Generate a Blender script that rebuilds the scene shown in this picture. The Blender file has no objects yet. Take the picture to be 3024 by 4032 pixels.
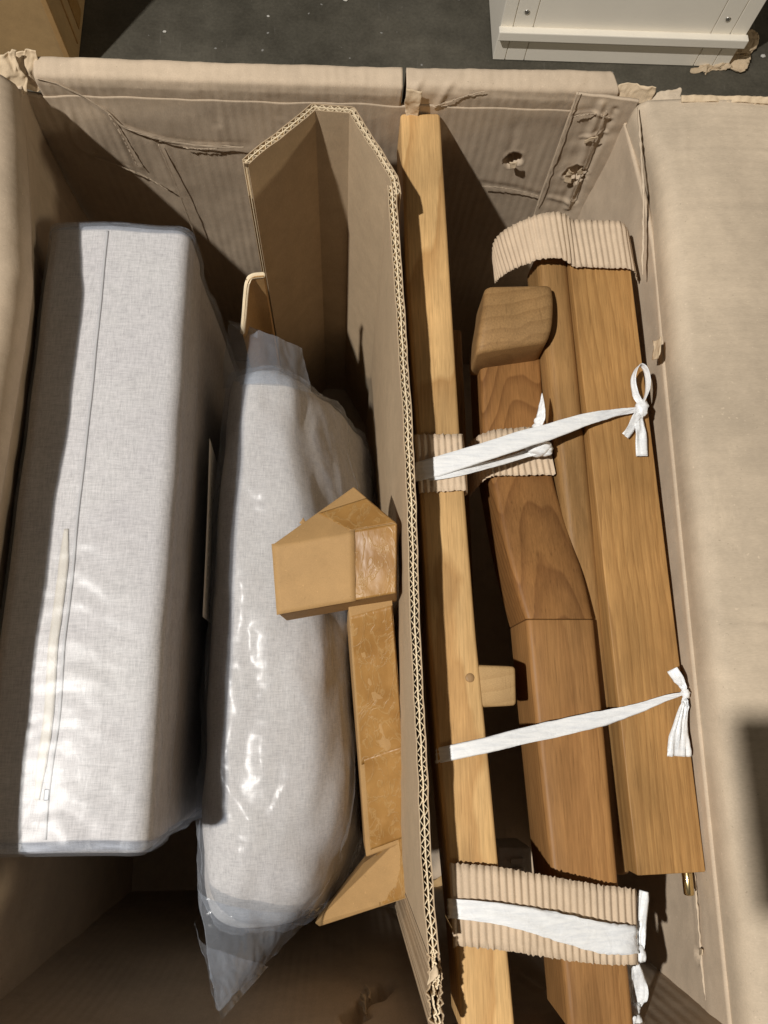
import bpy, bmesh, math, random
import numpy as np
from mathutils import Vector, noise as mnoise

random.seed(7)
scene = bpy.context.scene
C = scene.collection

# ---------------------------------------------------------------- camera, light, exposure
cam_data = bpy.data.cameras.new('camera')
cam = bpy.data.objects.new('camera', cam_data)
C.objects.link(cam)
cam.location = (0.0, 0.0, 1.25)
cam.rotation_euler = (math.radians(14.998), math.radians(-3.1455), math.radians(-0.9417))
cam_data.sensor_fit = 'HORIZONTAL'
cam_data.sensor_width = 36.0
cam_data.lens = 36.04
cam_data.clip_start = 0.02
cam_data.clip_end = 60.0
scene.camera = cam

world = bpy.data.worlds.new('World')
scene.world = world
world.use_nodes = True
world.node_tree.nodes['Background'].inputs[0].default_value = (1.0, 0.90, 0.78, 1)
world.node_tree.nodes['Background'].inputs[1].default_value = 0.055

LAMP = Vector((-1.5, -0.34, 3.4))
lamp_data = bpy.data.lights.new('warehouse_lamp', 'AREA')
lamp_data.shape = 'DISK'
lamp_data.size = 0.085
lamp_data.energy = 138.0
lamp_data.color = (1.0, 0.97, 0.925)
lamp = bpy.data.objects.new('warehouse_lamp', lamp_data)
C.objects.link(lamp)
lamp.location = LAMP
lamp.rotation_euler = (Vector((0.05, 0.2, 0.5)) - LAMP).to_track_quat('-Z', 'Y').to_euler()

# a second, weaker lamp far off to the right
lamp2_data = bpy.data.lights.new('far_lamp', 'AREA')
lamp2_data.shape = 'DISK'
lamp2_data.size = 0.5
lamp2_data.energy = 72.0
lamp2_data.color = (1.0, 0.86, 0.64)
lamp2 = bpy.data.objects.new('far_lamp', lamp2_data)
C.objects.link(lamp2)
lamp2.location = (6.0, -1.6, 2.9)
lamp2.rotation_euler = (Vector((0.0, 0.2, 0.5)) - Vector((6.0, -1.6, 2.9))).to_track_quat('-Z', 'Y').to_euler()

scene.view_settings.view_transform = 'Standard'
scene.view_settings.look = 'None'
scene.view_settings.exposure = 0.0
scene.view_settings.gamma = 1.0
scene.view_settings.use_curve_mapping = False
scene.cycles.max_bounces = 8
scene.cycles.transparent_max_bounces = 12

# ---------------------------------------------------------------- material helpers
def new_mat(name):
    m = bpy.data.materials.new(name)
    m.use_nodes = True
    nt = m.node_tree
    return m, nt, nt.nodes['Principled BSDF'], nt.nodes['Material Output']

def N(nt, typ, **kw):
    n = nt.nodes.new(typ)
    for k, v in kw.items():
        if k in n.inputs.keys() if hasattr(n, 'inputs') else False:
            n.inputs[k].default_value = v
        else:
            setattr(n, k, v)
    return n

def coords(nt, scale=(1, 1, 1), rot=(0, 0, 0), loc=(0, 0, 0)):
    tc = N(nt, 'ShaderNodeTexCoord')
    mp = N(nt, 'ShaderNodeMapping')
    mp.inputs['Scale'].default_value = scale
    mp.inputs['Rotation'].default_value = rot
    mp.inputs['Location'].default_value = loc
    nt.links.new(tc.outputs['Object'], mp.inputs['Vector'])
    return mp.outputs['Vector']

def noise(nt, vec, scale, detail=3.0, rough=0.5, dist=0.0):
    n = N(nt, 'ShaderNodeTexNoise')
    n.inputs['Scale'].default_value = scale
    n.inputs['Detail'].default_value = detail
    n.inputs['Roughness'].default_value = rough
    n.inputs['Distortion'].default_value = dist
    nt.links.new(vec, n.inputs['Vector'])
    return n.outputs['Fac']

def ramp(nt, fac, stops):
    r = N(nt, 'ShaderNodeValToRGB')
    els = r.color_ramp.elements
    while len(els) < len(stops):
        els.new(0.5)
    for e, (p, c) in zip(els, stops):
        e.position = p
        e.color = (c[0], c[1], c[2], 1) if hasattr(c, '__len__') else (c, c, c, 1)
    nt.links.new(fac, r.inputs['Fac'])
    return r.outputs['Color']

def mixc(nt, fac, a, b, mode='MIX'):
    m = N(nt, 'ShaderNodeMix', data_type='RGBA', blend_type=mode)
    for sock, v in ((m.inputs[0], fac), (m.inputs[6], a), (m.inputs[7], b)):
        if hasattr(v, 'is_linked'):
            nt.links.new(v, sock)
        elif hasattr(v, '__len__'):
            sock.default_value = (v[0], v[1], v[2], 1)
        else:
            sock.default_value = v
    return m.outputs[2]

def math_(nt, op, a, b=0.0):
    m = N(nt, 'ShaderNodeMath', operation=op)
    for sock, v in ((m.inputs[0], a), (m.inputs[1], b)):
        if hasattr(v, 'is_linked'):
            nt.links.new(v, sock)
        else:
            sock.default_value = v
    return m.outputs[0]

def bump(nt, height, strength, distance, normal=None):
    b = N(nt, 'ShaderNodeBump')
    b.inputs['Strength'].default_value = strength
    b.inputs['Distance'].default_value = distance
    nt.links.new(height, b.inputs['Height'])
    if normal is not None:
        nt.links.new(normal, b.inputs['Normal'])
    return b.outputs['Normal']

def scl(c, k):
    return (c[0] * k, c[1] * k, c[2] * k)

def cardboard(name, base, axis='X', flute=0.00022, period=0.009, crumple=0.4, rough=0.82, contrast=1.0, spec=0.25):
    m, nt, p, out = new_mat(name)
    v = coords(nt)
    big = noise(nt, v, 7.0, 4.0, 0.55)
    mid = noise(nt, v, 60.0, 4.0, 0.6)
    fib = noise(nt, coords(nt, (1, 1, 0.25) if axis == 'X' else (0.25, 1, 1)), 900.0, 2.0, 0.6)
    col = ramp(nt, big, [(0.3, scl(base, 1 - 0.13 * contrast)), (0.7, scl(base, 1 + 0.10 * contrast))])
    col = mixc(nt, 1.0, col, ramp(nt, mid, [(0.3, 0.93), (0.7, 1.05)]), 'MULTIPLY')
    col = mixc(nt, 1.0, col, ramp(nt, fib, [(0.3, 0.94), (0.7, 1.05)]), 'MULTIPLY')
    specks = noise(nt, v, 420.0, 1.0, 0.4)
    col = mixc(nt, ramp(nt, specks, [(0.74, 0.0), (0.8, 0.45)]), col, scl(base, 0.5))
    fleck = noise(nt, coords(nt, loc=(7, 3, 1)), 330.0, 1.0, 0.4)
    col = mixc(nt, ramp(nt, fleck, [(0.73, 0.0), (0.79, 0.4)]), col, scl(base, 1.4))
    scuff = noise(nt, coords(nt, (1, 0.35, 1), loc=(2, 8, 5)), 26.0, 6.0, 0.75)
    col = mixc(nt, ramp(nt, scuff, [(0.60, 0.0), (0.72, 0.30 * contrast)]), col, scl(base, 1.28))
    stain = noise(nt, coords(nt, loc=(11, 2, 9)), 5.0, 5.0, 0.7)
    col = mixc(nt, ramp(nt, stain, [(0.58, 0.0), (0.75, 0.35 * contrast)]), col, scl(base, 0.72))
    nt.links.new(col, p.inputs['Base Color'])
    p.inputs['Roughness'].default_value = rough
    p.inputs['Specular IOR Level'].default_value = spec
    nrm = bump(nt, mid, crumple, 0.0012)
    if flute > 0:
        w = N(nt, 'ShaderNodeTexWave', wave_type='BANDS', bands_direction=axis, wave_profile='SIN')
        w.inputs['Scale'].default_value = 2 * math.pi / (20 * period)
        w.inputs['Distortion'].default_value = 0.35
        w.inputs['Detail'].default_value = 1.0
        w.inputs['Detail Scale'].default_value = 0.2
        nt.links.new(v, w.inputs['Vector'])
        patch = ramp(nt, noise(nt, coords(nt, (1.5, 1.5, 0.6), loc=(3, 1, 2)), 9.0, 2.0), [(0.35, 0.15), (0.65, 1.0)])
        h = math_(nt, 'MULTIPLY', w.outputs['Fac'], patch)
        nrm = bump(nt, h, 1.0, flute, nrm)
    nrm = bump(nt, fib, 0.25, 0.0004, nrm)
    nt.links.new(nrm, p.inputs['Normal'])
    return m

def wood(name, light, dark, ring=55.0, tilt=(0.10, 0.0, 0.06), centre=(0, 0, 0.1), ringmix=0.6, fibre=0.5, rough=0.5, stretch=0.09, distort=0.02, spec=0.22):
    m, nt, p, out = new_mat(name)
    tc = N(nt, 'ShaderNodeTexCoord')
    # growth rings round an axis that runs (slightly tilted) along the piece
    mp = N(nt, 'ShaderNodeMapping')
    mp.inputs['Rotation'].default_value = tilt
    mp.inputs['Location'].default_value = centre
    nt.links.new(tc.outputs['Object'], mp.inputs['Vector'])
    warp = N(nt, 'ShaderNodeTexNoise')
    warp.inputs['Scale'].default_value = 14.0
    warp.inputs['Detail'].default_value = 2.0
    ms = N(nt, 'ShaderNodeMapping')
    ms.inputs['Scale'].default_value = (1, 0.25, 1)
    nt.links.new(tc.outputs['Object'], ms.inputs['Vector'])
    nt.links.new(ms.outputs['Vector'], warp.inputs['Vector'])
    sub = N(nt, 'ShaderNodeVectorMath', operation='SUBTRACT')
    sub.inputs[1].default_value = (0.5, 0.5, 0.5)
    nt.links.new(warp.outputs['Color'], sub.inputs[0])
    sc = N(nt, 'ShaderNodeVectorMath', operation='SCALE')
    sc.inputs['Scale'].default_value = distort
    nt.links.new(sub.outputs[0], sc.inputs[0])
    add = N(nt, 'ShaderNodeVectorMath', operation='ADD')
    nt.links.new(mp.outputs['Vector'], add.inputs[0])
    nt.links.new(sc.outputs[0], add.inputs[1])
    w = N(nt, 'ShaderNodeTexWave', wave_type='RINGS', rings_direction='Y', wave_profile='SAW')
    w.inputs['Scale'].default_value = ring
    w.inputs['Distortion'].default_value = 0.6
    w.inputs['Detail'].default_value = 2.0
    w.inputs['Detail Scale'].default_value = 1.5
    nt.links.new(add.outputs[0], w.inputs['Vector'])
    rings = ramp(nt, w.outputs['Fac'], [(0.0, 0.0), (0.55, 0.25), (0.92, 1.0), (1.0, 0.1)])
    # long fibres and pores
    fv = coords(nt, (1, stretch * 0.5, 1))
    fib = noise(nt, fv, 620.0, 4.0, 0.7)
    pore = noise(nt, coords(nt, (1, 0.035, 1), loc=(0.3, 0.1, 0)), 900.0, 2.0, 0.5)
    stripe = noise(nt, coords(nt, (1, 0.05, 1), loc=(2, 0, 0)), 95.0, 3.0, 0.6)
    blot = noise(nt, coords(nt, (1, 0.5, 1), loc=(5, 2, 1)), 16.0, 3.0, 0.55)
    mid = tuple((a + b) / 2 for a, b in zip(light, dark))
    col = mixc(nt, math_(nt, 'MULTIPLY', rings, ringmix), light, dark)
    col = mixc(nt, math_(nt, 'MULTIPLY', ramp(nt, stripe, [(0.35, 0.0), (0.7, 1.0)]), fibre), col, mid)
    col = mixc(nt, 1.0, col, ramp(nt, fib, [(0.25, 0.74), (0.75, 1.16)]), 'MULTIPLY')
    col = mixc(nt, 1.0, col, ramp(nt, blot, [(0.3, 0.72), (0.7, 1.14)]), 'MULTIPLY')
    col = mixc(nt, ramp(nt, pore, [(0.62, 0.0), (0.72, 0.35)]), col, scl(dark, 0.45))
    nt.links.new(col, p.inputs['Base Color'])
    p.inputs['Specular IOR Level'].default_value = spec
    nt.links.new(ramp(nt, fib, [(0.2, rough - 0.06), (0.8, rough + 0.12)]), p.inputs['Roughness'])
    nrm = bump(nt, fib, 0.25, 0.0004)
    nrm = bump(nt, pore, 0.2, 0.0003, nrm)
    nt.links.new(nrm, p.inputs['Normal'])
    return m

def plain(name, base, rough=0.5, spec=0.4, metallic=0.0, var=0.06, nscale=80.0, bumpd=0.0, bscale=200.0, transl=0.0):
    m, nt, p, out = new_mat(name)
    v = coords(nt)
    col = ramp(nt, noise(nt, v, nscale, 3.0), [(0.3, scl(base, 1 - var)), (0.7, scl(base, 1 + var))])
    nt.links.new(col, p.inputs['Base Color'])
    p.inputs['Roughness'].default_value = rough
    p.inputs['Specular IOR Level'].default_value = spec
    p.inputs['Metallic'].default_value = metallic
    if transl:
        p.inputs['Subsurface Weight'].default_value = transl
        p.inputs['Subsurface Radius'].default_value = (0.002, 0.002, 0.002)
    if bumpd:
        nt.links.new(bump(nt, noise(nt, v, bscale, 3.0), 0.7, bumpd), p.inputs['Normal'])
    return m

def linen(name, base):
    m, nt, p, out = new_mat(name)
    warp = noise(nt, coords(nt, (1, 0.05, 0.2)), 2300.0, 2.0, 0.6)
    weft = noise(nt, coords(nt, (0.05, 1, 0.2), loc=(1, 2, 3)), 2300.0, 2.0, 0.6)
    slub1 = noise(nt, coords(nt, (1, 0.12, 0.3), loc=(4, 0, 0)), 760.0, 3.0, 0.6)
    slub2 = noise(nt, coords(nt, (0.12, 1, 0.3), loc=(0, 4, 0)), 760.0, 3.0, 0.6)
    s = math_(nt, 'ADD', math_(nt, 'ADD', warp, weft), math_(nt, 'ADD', slub1, slub2))
    s = math_(nt, 'MULTIPLY', s, 0.25)
    col = ramp(nt, s, [(0.40, scl(base, 0.76)), (0.5, base), (0.60, scl(base, 1.2))])
    blot = noise(nt, coords(nt), 12.0, 3.0)
    col = mixc(nt, 1.0, col, ramp(nt, blot, [(0.3, (0.96, 0.95, 0.96)), (0.7, (1.03, 1.03, 1.02))]), 'MULTIPLY')
    nt.links.new(col, p.inputs['Base Color'])
    p.inputs['Roughness'].default_value = 0.9
    p.inputs['Specular IOR Level'].default_value = 0.15
    nt.links.new(bump(nt, s, 0.5, 0.0006), p.inputs['Normal'])
    return m

def film(name, tint=(0.93, 0.95, 0.98), haze=0.10, rough=0.2, bumps=((70.0, 0.0012),), gloss=1.0, stretch=(1, 1, 1)):
    """thin clear plastic: clear + a little milky scatter + Fresnel gloss"""
    m, nt, p, out = new_mat(name)
    nt.nodes.remove(p)
    nrm = None
    for i, (s, d) in enumerate(bumps):
        v = coords(nt, stretch, loc=(i * 3.1, i, 0))
        h = noise(nt, v, s, 3.0, 0.5, 0.8)
        h2 = math_(nt, 'ABSOLUTE', math_(nt, 'SUBTRACT', h, 0.5))
        nrm = bump(nt, h2, 1.0, d, nrm)
    tr = N(nt, 'ShaderNodeBsdfTransparent')
    tr.inputs['Color'].default_value = (*tint, 1)
    df = N(nt, 'ShaderNodeBsdfDiffuse')
    df.inputs['Color'].default_value = (0.82, 0.88, 0.98, 1)
    tl = N(nt, 'ShaderNodeBsdfTranslucent')
    tl.inputs['Color'].default_value = (0.82, 0.88, 0.98, 1)
    a = N(nt, 'ShaderNodeMixShader')
    a.inputs[0].default_value = 0.35
    nt.links.new(df.outputs[0], a.inputs[1]); nt.links.new(tl.outputs[0], a.inputs[2])
    b = N(nt, 'ShaderNodeMixShader')
    b.inputs[0].default_value = haze
    nt.links.new(tr.outputs[0], b.inputs[1]); nt.links.new(a.outputs[0], b.inputs[2])
    gl = N(nt, 'ShaderNodeBsdfGlossy')
    gl.inputs['Roughness'].default_value = rough
    gl.inputs['Color'].default_value = (1, 1, 1, 1)
    lw_ = N(nt, 'ShaderNodeLayerWeight')
    lw_.inputs['Blend'].default_value = 0.5
    nt.links.new(nrm, gl.inputs['Normal']); nt.links.new(nrm, lw_.inputs['Normal'])
    # Schlick reflectance of a thin dielectric sheet
    fr = math_(nt, 'ADD', math_(nt, 'MULTIPLY', math_(nt, 'POWER', lw_.outputs['Facing'], 5.0), 0.6), 0.06)
    c = N(nt, 'ShaderNodeMixShader')
    nt.links.new(math_(nt, 'MULTIPLY', fr, gloss), c.inputs[0])
    nt.links.new(b.outputs[0], c.inputs[1]); nt.links.new(gl.outputs[0], c.inputs[2])
    nt.links.new(c.outputs[0], out.inputs['Surface'])
    return m

def tape_mat(name):
    m, nt, p, out = new_mat(name)
    v = coords(nt, (1, 0.35, 1))
    h = noise(nt, v, 55.0, 4.0, 0.55, 2.0)
    ridge = ramp(nt, math_(nt, 'ABSOLUTE', math_(nt, 'SUBTRACT', h, 0.5)), [(0.0, 1.0), (0.035, 0.0)])
    col = ramp(nt, noise(nt, coords(nt), 30.0, 4.0), [(0.35, (0.27, 0.135, 0.036)), (0.65, (0.36, 0.195, 0.06))])
    col = mixc(nt, math_(nt, 'MULTIPLY', ridge, 0.35), col, (0.46, 0.31, 0.14))
    nt.links.new(col, p.inputs['Base Color'])
    p.inputs['Roughness'].default_value = 0.4
    p.inputs['Specular IOR Level'].default_value = 0.4
    nt.links.new(bump(nt, ridge, 0.6, 0.0003, bump(nt, h, 0.5, 0.0008)), p.inputs['Normal'])
    return m

def ribbon_mat(name):
    m, nt, p, out = new_mat(name)
    streak = noise(nt, coords(nt, (0.12, 1, 1), rot=(0, 0, 0.22)), 420.0, 3.0, 0.6)
    crush = noise(nt, coords(nt), 90.0, 4.0, 0.6, 1.0)
    col = ramp(nt, streak, [(0.3, (0.68, 0.69, 0.70)), (0.6, (0.80, 0.80, 0.79))])
    nt.links.new(col, p.inputs['Base Color'])
    p.inputs['Roughness'].default_value = 0.34
    p.inputs['Specular IOR Level'].default_value = 0.5
    p.inputs['Subsurface Weight'].default_value = 0.2
    p.inputs['Subsurface Radius'].default_value = (0.002, 0.002, 0.002)
    nt.links.new(bump(nt, streak, 0.8, 0.0007, bump(nt, crush, 0.6, 0.0010)), p.inputs['Normal'])
    return m

def concrete(name):
    m, nt, p, out = new_mat(name)
    v = coords(nt)
    a = noise(nt, v, 2.2, 6.0, 0.6)
    b = noise(nt, v, 14.0, 5.0, 0.65)
    c = noise(nt, v, 160.0, 3.0, 0.6)
    col = ramp(nt, a, [(0.35, (0.060, 0.054, 0.040)), (0.65, (0.108, 0.097, 0.074))])
    col = mixc(nt, 1.0, col, ramp(nt, b, [(0.3, 0.75), (0.7, 1.2)]), 'MULTIPLY')
    col = mixc(nt, 1.0, col, ramp(nt, c, [(0.3, 0.85), (0.7, 1.12)]), 'MULTIPLY')
    scr = noise(nt, coords(nt, (2.2, 0.25, 1), rot=(0, 0, 0.9)), 40.0, 2.0, 0.5)
    col = mixc(nt, ramp(nt, scr, [(0.70, 0.0), (0.76, 0.35)]), col, (0.2, 0.19, 0.17))
    sp = noise(nt, v, 75.0, 1.0, 0.3)
    col = mixc(nt, ramp(nt, sp, [(0.77, 0.0), (0.80, 0.8)]), col, (0.32, 0.31, 0.29))
    nt.links.new(col, p.inputs['Base Color'])
    nt.links.new(ramp(nt, b, [(0.3, 0.5), (0.7, 0.75)]), p.inputs['Roughness'])
    p.inputs['Specular IOR Level'].default_value = 0.3
    nt.links.new(bump(nt, c, 0.4, 0.001, bump(nt, b, 0.3, 0.003)), p.inputs['Normal'])
    return m

KR = (0.50, 0.395, 0.285)
M = {}
M['carton'] = cardboard('carton_kraft', KR, 'X', 0.00026, 0.0095, 0.22)
M['carton_side'] = cardboard('carton_kraft_side', KR, 'Y', 0.00012, 0.0095, 0.35)
M['carton_flap'] = cardboard('carton_kraft_flap', (0.50, 0.405, 0.295), 'Y', 0.00017, 0.0075, 0.3, contrast=1.4)
M['carton_front'] = cardboard('carton_kraft_front', KR, 'X', 0.0002, 0.0095, 0.15)
M['crease'] = cardboard('crease_paper', (0.55, 0.44, 0.32), 'X', 0.0, 0.009, 0.3)
M['torn'] = cardboard('torn_kraft', (0.58, 0.45, 0.30), 'X', 0.0, 0.009, 0.8)
M['divider'] = cardboard('divider_kraft', (0.44, 0.325, 0.205), 'X', 0.0, 0.008, 0.15, contrast=0.6)
M['fluting'] = cardboard('fluting_paper', (0.76, 0.62, 0.42), 'X', 0.0, 0.008, 0.3)
M['wrap'] = cardboard('wrap_paper', (0.56, 0.43, 0.30), 'X', 0.0, 0.008, 0.5, contrast=0.7)
M['brown_box'] = cardboard('brown_box_kraft', (0.40, 0.24, 0.098), 'X', 0.0, 0.008, 0.15, contrast=0.6, rough=0.7)
M['far_box'] = cardboard('far_box_kraft', (0.40, 0.26, 0.12), 'X', 0.0, 0.008, 0.2)
M['tape'] = tape_mat('brown_tape')
M['light_wood'] = wood('light_wood', (0.62, 0.395, 0.172), (0.36, 0.18, 0.058), ring=24.0, ringmix=0.65, fibre=0.4, tilt=(0.05, 0, 0.10), centre=(-0.02, 0, 0.05), distort=0.035, rough=0.45)
M['red_wood'] = wood('red_wood', (0.29, 0.138, 0.044), (0.13, 0.052, 0.015), ring=34.0, ringmix=0.7, fibre=0.5, tilt=(0.30, 0, 0.12), centre=(0.0, 0, 0.04), distort=0.05)
M['post_wood'] = wood('post_wood', (0.355, 0.180, 0.062), (0.185, 0.080, 0.024), ring=42.0, ringmix=0.5, fibre=0.7, tilt=(0.05, 0, 0.05), centre=(0.05, 0, 0.09), distort=0.03)
M['end_wood'] = wood('end_grain_wood', (0.32, 0.186, 0.075), (0.17, 0.085, 0.029), ring=24.0, ringmix=0.38, fibre=0.4, tilt=(1.45, 0.1, 0.0), centre=(0.03, -0.02, 0.10), stretch=1.6, distort=0.045, rough=0.6)
M['board_wood'] = wood('board_wood', (0.46, 0.252, 0.088), (0.23, 0.105, 0.030), ring=46.0, ringmix=0.5, fibre=0.7, tilt=(0.035, 0, 0.04), centre=(0.07, 0, 0.03), distort=0.035)
M['rail_wood'] = wood('rail_wood', (0.35, 0.195, 0.072), (0.20, 0.10, 0.032), ring=30.0, ringmix=0.4, fibre=0.7, tilt=(0.02, 0, 0.01), centre=(0.1, 0, 0.2))
M['tenon_wood'] = wood('tenon_wood', (0.50, 0.32, 0.145), (0.34, 0.2, 0.08), ring=40.0, ringmix=0.4, tilt=(0, 0, 1.5), stretch=6.0)
M['plug_wood'] = wood('plug_wood', (0.36, 0.22, 0.10), (0.22, 0.12, 0.05), ring=60.0)
M['ribbon'] = ribbon_mat('white_ribbon')
M['linen'] = linen('grey_linen', (0.56, 0.515, 0.475))
M['linen2'] = linen('grey_linen_soft', (0.55, 0.505, 0.455))
M['film1'] = film('clear_film_tight', haze=0.09, rough=0.34, bumps=((18.0, 0.0010), (70.0, 0.0002)), stretch=(1, 0.5, 1), gloss=0.28)
M['film2'] = film('clear_film_loose', haze=0.12, rough=0.32, bumps=((16.0, 0.0016), (60.0, 0.0003)), stretch=(1, 0.3, 0.6), gloss=0.30)
M['film_tail'] = film('clear_film_tail', tint=(0.80, 0.84, 0.89), haze=0.17, rough=0.14, bumps=((26.0, 0.005), (90.0, 0.0008)))
M['thread'] = plain('seam_thread', (0.47, 0.44, 0.41), 0.8, 0.2)
M['zip'] = plain('zip_cream', (0.58, 0.51, 0.41), 0.5, 0.4, bumpd=0.0006, bscale=600)
M['paper'] = plain('label_paper', (0.82, 0.80, 0.75), 0.7, 0.3)
M['ink'] = plain('label_ink', (0.10, 0.10, 0.10), 0.7, 0.2)
M['brass'] = plain('brass', (0.78, 0.60, 0.30), 0.22, 0.5, metallic=1.0)
M['dark_metal'] = plain('dark_metal', (0.06, 0.055, 0.05), 0.35, 0.5)
M['white_paint'] = plain('white_paint', (0.86, 0.80, 0.69), 0.5, 0.4, var=0.02, nscale=12, bumpd=0.0002)
M['steel'] = plain('screw_steel', (0.6, 0.58, 0.54), 0.35, 0.5, metallic=1.0)
M['foam'] = plain('white_foam', (0.62, 0.60, 0.55), 0.8, 0.2, bumpd=0.001)
M['floor'] = concrete('warehouse_concrete')
M['debris'] = plain('debris', (0.55, 0.53, 0.48), 0.8, 0.2)

# ---------------------------------------------------------------- object helpers
def link(name, verts, faces, mat, parent=None, smooth=True):
    me = bpy.data.meshes.new(name)
    if parent is not None:
        p = parent
        o = np.zeros(3)
        while p is not None:
            o += np.array(p.location)
            p = p.parent
        verts = [tuple(np.array(v) - o) for v in verts]
    me.from_pydata([tuple(map(float, v)) for v in verts], [], [tuple(map(int, f)) for f in faces])
    me.validate()
    me.update()
    me.materials.append(M[mat])
    if smooth:
        me.polygons.foreach_set('use_smooth', [True] * len(me.polygons))
    ob = bpy.data.objects.new(name, me)
    C.objects.link(ob)
    if parent is not None:
        ob.parent = parent
    return ob

def tag(o, label, cat, group=None):
    o['label'] = label
    o['category'] = cat
    if group:
        o['group'] = group
    return o

def thing(name, label, cat, loc=(0, 0, 0), group=None):
    o = bpy.data.objects.new(name, None)
    o.empty_display_size = 0.05
    C.objects.link(o)
    o.location = loc
    return tag(o, label, cat, group)

def recalc(ob):
    bm = bmesh.new()
    bm.from_mesh(ob.data)
    bmesh.ops.recalc_face_normals(bm, faces=bm.faces)
    bm.to_mesh(ob.data)
    bm.free()

def bevel(ob, w, seg=2, angle=30):
    b = ob.modifiers.new('bevel', 'BEVEL')
    b.width = w
    b.segments = seg
    b.limit_method = 'ANGLE'
    b.angle_limit = math.radians(angle)
    return ob

def n3(p, s=1.0, seed=0.0):
    return mnoise.noise(Vector((p[0] * s + seed, p[1] * s + seed * 1.7, p[2] * s - seed)))

def arr(pts):
    return np.array([tuple(p) for p in pts], float)

def resample(pts, n, smooth=True, sub=16):
    pts = arr(pts)
    if smooth and len(pts) > 2:
        ext = np.vstack([2 * pts[0] - pts[1], pts, 2 * pts[-1] - pts[-2]])
        out = []
        for i in range(1, len(ext) - 2):
            p0, p1, p2, p3 = ext[i - 1], ext[i], ext[i + 1], ext[i + 2]
            for k in range(sub):
                t = k / sub
                out.append(0.5 * ((2 * p1) + (-p0 + p2) * t + (2 * p0 - 5 * p1 + 4 * p2 - p3) * t * t + (-p0 + 3 * p1 - 3 * p2 + p3) * t ** 3))
        out.append(pts[-1])
        pts = np.array(out)
    d = np.concatenate([[0], np.cumsum(np.linalg.norm(np.diff(pts, axis=0), axis=1))])
    t = np.linspace(0, d[-1], n)
    return np.stack([np.interp(t, d, pts[:, k]) for k in range(pts.shape[1])], 1)

def grid_rows(rows, nu, nv, smooth_u=True, smooth_v=True):
    R = np.array([resample(r, nv, smooth_v) for r in rows])
    out = np.zeros((nu, nv, 3))
    # even parameter along u
    for j in range(nv):
        out[:, j] = resample(R[:, j], nu, smooth_u)
    return out

def grid_normals(g):
    du = np.gradient(g, axis=0)
    dv = np.gradient(g, axis=1)
    n = np.cross(du, dv)
    return n / (np.linalg.norm(n, axis=2, keepdims=True) + 1e-12)

def displace(g, fn):
    nrm = grid_normals(g)
    out = g.copy()
    for i in range(g.shape[0]):
        for j in range(g.shape[1]):
            out[i, j] += nrm[i, j] * fn(g[i, j])
    return out

def dist_poly(P_, line):
    """distance of every grid point to a polyline"""
    best = np.full(P_.shape[:2], 1e9)
    for a, b in zip(line[:-1], line[1:]):
        a = np.array(a); b = np.array(b)
        ab = b - a
        t = np.clip(((P_ - a) @ ab) / (ab @ ab), 0, 1)
        best = np.minimum(best, np.linalg.norm(P_ - (a + t[..., None] * ab), axis=2))
    return best

def crease(g, line, amp, width):
    line = resample(line, 40)
    line = line + np.array([[n3(p, 70, 1) * 0.0012, n3(p, 70, 5) * 0.0012, n3(p, 70, 9) * 0.0012] for p in line])
    d = dist_poly(g, line)
    amp = amp * 0.6
    h = amp * np.exp(-(d / width) ** 2) - 0.45 * amp * np.exp(-(d / (2.6 * width)) ** 2)
    return g + grid_normals(g) * h[..., None]

def settle(g, base, z0, z1):
    """fade all waviness out towards the fold at height z1 so that wall and flap meet"""
    t = np.clip((base[..., 2] - z0) / (z1 - z0), 0, 1)
    t = (t * t * (3 - 2 * t))[..., None]
    return g * (1 - t) + base * t

def pit(g, c, r, depth, seed):
    c = np.array(c)
    d = np.linalg.norm(g - c, axis=2)
    w = np.array([[1 + 0.45 * n3(g[i, j], 120, seed) for j in range(g.shape[1])] for i in range(g.shape[0])]) if True else 1
    k = 1 / (1 + np.exp((d / (r * w) - 1) * 9))
    lip = np.exp(-((d / (r * w) - 1.25) / 0.25) ** 2) * 0.0015
    return g + grid_normals(g) * (-depth * k + lip)[..., None]

def grid_mesh(name, g, mat, parent=None, thick=0.0, offset=-1.0, skip=None, smooth=True):
    nu, nv = g.shape[:2]
    faces = []
    for i in range(nu - 1):
        for j in range(nv - 1):
            if skip is not None and skip(g[i, j]):
                continue
            faces.append((i * nv + j, (i + 1) * nv + j, (i + 1) * nv + j + 1, i * nv + j + 1))
    ob = link(name, g.reshape(-1, 3), faces, mat, parent, smooth)
    if skip is not None:
        bm = bmesh.new(); bm.from_mesh(ob.data)
        bmesh.ops.delete(bm, geom=[v for v in bm.verts if not v.link_faces], context='VERTS')
        bm.to_mesh(ob.data); bm.free()
    if thick:
        s = ob.modifiers.new('thickness', 'SOLIDIFY')
        s.thickness = thick
        s.offset = offset
    return ob

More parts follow.
